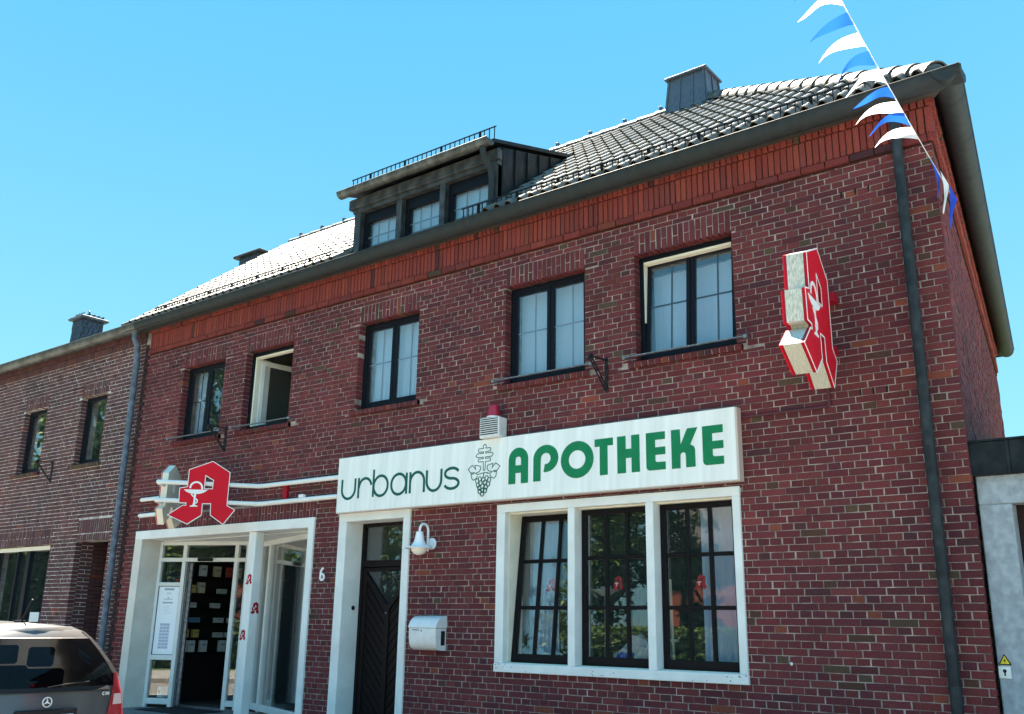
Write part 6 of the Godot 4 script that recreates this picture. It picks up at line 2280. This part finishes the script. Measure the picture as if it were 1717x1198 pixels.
func tree(at: Vector3, height: float, rad: float, base: float, clumps: int, per: int, size: float, cols: Array, called: String, label: String) -> void:
	var t = thing(called, label, "tree")
	t.position = at
	var pts = []
	var rr = []
	for k in 7:
		var f = k / 6.0
		pts.append(Vector3(0.25 * sin(f * 3.0), height * 0.8 * f, 0.2 * sin(f * 4.0)))
		rr.append(lerp(height * 0.028, 0.03, f))
	var tm = MB.new()
	tm.tube(pts, rr, 10)
	var crown = MB.new()
	for c in clumps:
		var dir = Vector3(rng.randfn(), rng.randfn(), rng.randfn()).normalized()
		var f = pow(rng.randf(), 0.45)
		var ctr = Vector3(dir.x * rad * f, (base + height) * 0.5 + dir.y * (height - base) * 0.5 * f, dir.z * rad * f)
		ctr.x *= 0.65 + 0.35 * (1.0 - absf(ctr.y - (base + height) * 0.45) / height)
		if c % 4 == 0:
			var y = clamp(ctr.y - rad * 0.5, base * 0.6, height * 0.75)
			tm.tube([Vector3(0.1, y, 0), Vector3(ctr.x * 0.5, lerp(y, ctr.y, 0.6), ctr.z * 0.5), ctr], [height * 0.012, height * 0.007, 0.012], 6, false)
		var cr = rad * rng.randf_range(0.16, 0.30)
		for l in per:
			var o = Vector3(rng.randfn(), rng.randfn() * 0.7, rng.randfn()) * cr * 0.55
			var p = ctr + o
			var a = Vector3(rng.randfn(), rng.randfn(), rng.randfn()).normalized()
			var b = a.cross(Vector3(rng.randfn(), rng.randfn(), rng.randfn())).normalized()
			var s = size * rng.randf_range(0.6, 1.2)
			var k: Color = cols[rng.randi() % cols.size()]
			var j = rng.randf_range(0.8, 1.2)
			crown.col = Color(k.r * j, k.g * j, k.b * j)
			crown.q(p - a * s, p - b * s * 0.45, p + a * s, p + b * s * 0.45)
	part(tm, "trunk", M.bark, t)
	part(crown, "crown", M.leaf, t)


func across_the_street() -> void:
	# what the panes mirror: hedge, trees and a brick house on the other side of the road
	var greens = [Color(0.07, 0.12, 0.025), Color(0.055, 0.10, 0.022), Color(0.09, 0.14, 0.03), Color(0.05, 0.085, 0.02)]
	var darks = [Color(0.03, 0.06, 0.02), Color(0.035, 0.07, 0.025), Color(0.045, 0.075, 0.022)]
	var hd = thing("hedge", "clipped green hedge across the road, mirrored in the display window", "hedge")
	var core = MB.new()
	core.rbox(Vector3(-40, 0.0, 15.3), Vector3(-4, 1.35, 16.1), 0.08)
	part(core, "inner_twigs", mk(Color(0.02, 0.03, 0.012), 0.95), hd)
	var lv = MB.new()
	for k in 16000:
		var f = rng.randi() % 3
		var p = Vector3(rng.randf_range(-40, -4), rng.randf_range(0.05, 1.5), 15.2 + rng.randf_range(-0.08, 0.06))
		if f == 2:
			p = Vector3(p.x, 1.45 + rng.randf_range(-0.08, 0.08), rng.randf_range(15.2, 16.2))
		var a = Vector3(rng.randfn(), rng.randfn(), rng.randfn()).normalized()
		var b = a.cross(Vector3(rng.randfn(), rng.randfn(), rng.randfn())).normalized()
		lv.col = greens[rng.randi() % 4]
		lv.q(p - a * 0.07, p - b * 0.04, p + a * 0.07, p + b * 0.04)
	part(lv, "foliage", M.leaf, hd)
	tree(Vector3(-18.6, 0, 20.0), 9.0, 2.5, 1.2, 130, 70, 0.15, greens, "broadleaf_tree", "broad green tree across the road, mirrored in the display window")
	tree(Vector3(-16.2, 0, 21.5), 6.6, 1.5, 1.2, 60, 70, 0.13, darks, "broadleaf_tree", "smaller dark tree across the road beside the brick house")
	tree(Vector3(-38.0, 0, 15.5), 15.0, 4.6, 3.0, 70, 80, 0.26, darks, "conifer_tree", "tall dark conifer across the road, mirrored in the upper left windows")
	tree(Vector3(-50.0, 0, 17.5), 16.0, 5.2, 3.0, 70, 80, 0.30, greens, "broadleaf_tree", "tall green tree far along the road, mirrored in the neighbour windows")
	tree(Vector3(-24.5, 0, 19.0), 9.5, 2.8, 1.2, 120, 70, 0.17, darks, "broadleaf_tree", "dense dark tree across the road, mirrored in the door panes")
	tree(Vector3(-30.0, 0, 20.0), 8.0, 2.6, 1.2, 56, 70, 0.17, greens, "broadleaf_tree", "round light green tree across the road beside the tall conifer")
	tree(Vector3(-57.0, 0, 17.0), 9.0, 4.2, 0.4, 110, 70, 0.30, darks, "broadleaf_tree", "low dense tree farthest along the road")
	tree(Vector3(-64.0, 0, 19.0), 10.0, 4.6, 0.4, 110, 70, 0.32, greens, "broadleaf_tree", "spreading green tree next to the farthest one along the road")
	var h = thing("house_opposite", "small red brick house with dark gabled roof across the road", "house")
	boxp(Vector3(-18.4, -0.1, 24.0), Vector3(-10.5, 4.4, 32.0), "wall", M.house_red, h, 0.0)
	var rf = MB.new()
	var a0 = Vector3(-18.7, 4.3, 23.6)
	var a1 = Vector3(-10.2, 4.3, 23.6)
	var r0 = Vector3(-18.7, 7.6, 28.0)
	var r1 = Vector3(-10.2, 7.6, 28.0)
	var b0 = Vector3(-18.7, 4.3, 32.4)
	var b1 = Vector3(-10.2, 4.3, 32.4)
	rf.qo(a0, a1, r1, r0, Vector3(0, 1, -1))
	rf.qo(b0, b1, r1, r0, Vector3(0, 1, 1))
	rf.to(a0, r0, b0, Vector3.LEFT)
	rf.to(a1, r1, b1, Vector3.RIGHT)
	rf.qo(a0, a1, b1, b0, Vector3.DOWN)
	part(rf, "roof", M.house_roof, h)
	for x in [-17.6, -15.2, -12.6]:
		boxp(Vector3(x, 1.0, 23.93), Vector3(x + 1.3, 2.4, 24.05), "window", M.frame_dark, h, 0.01)
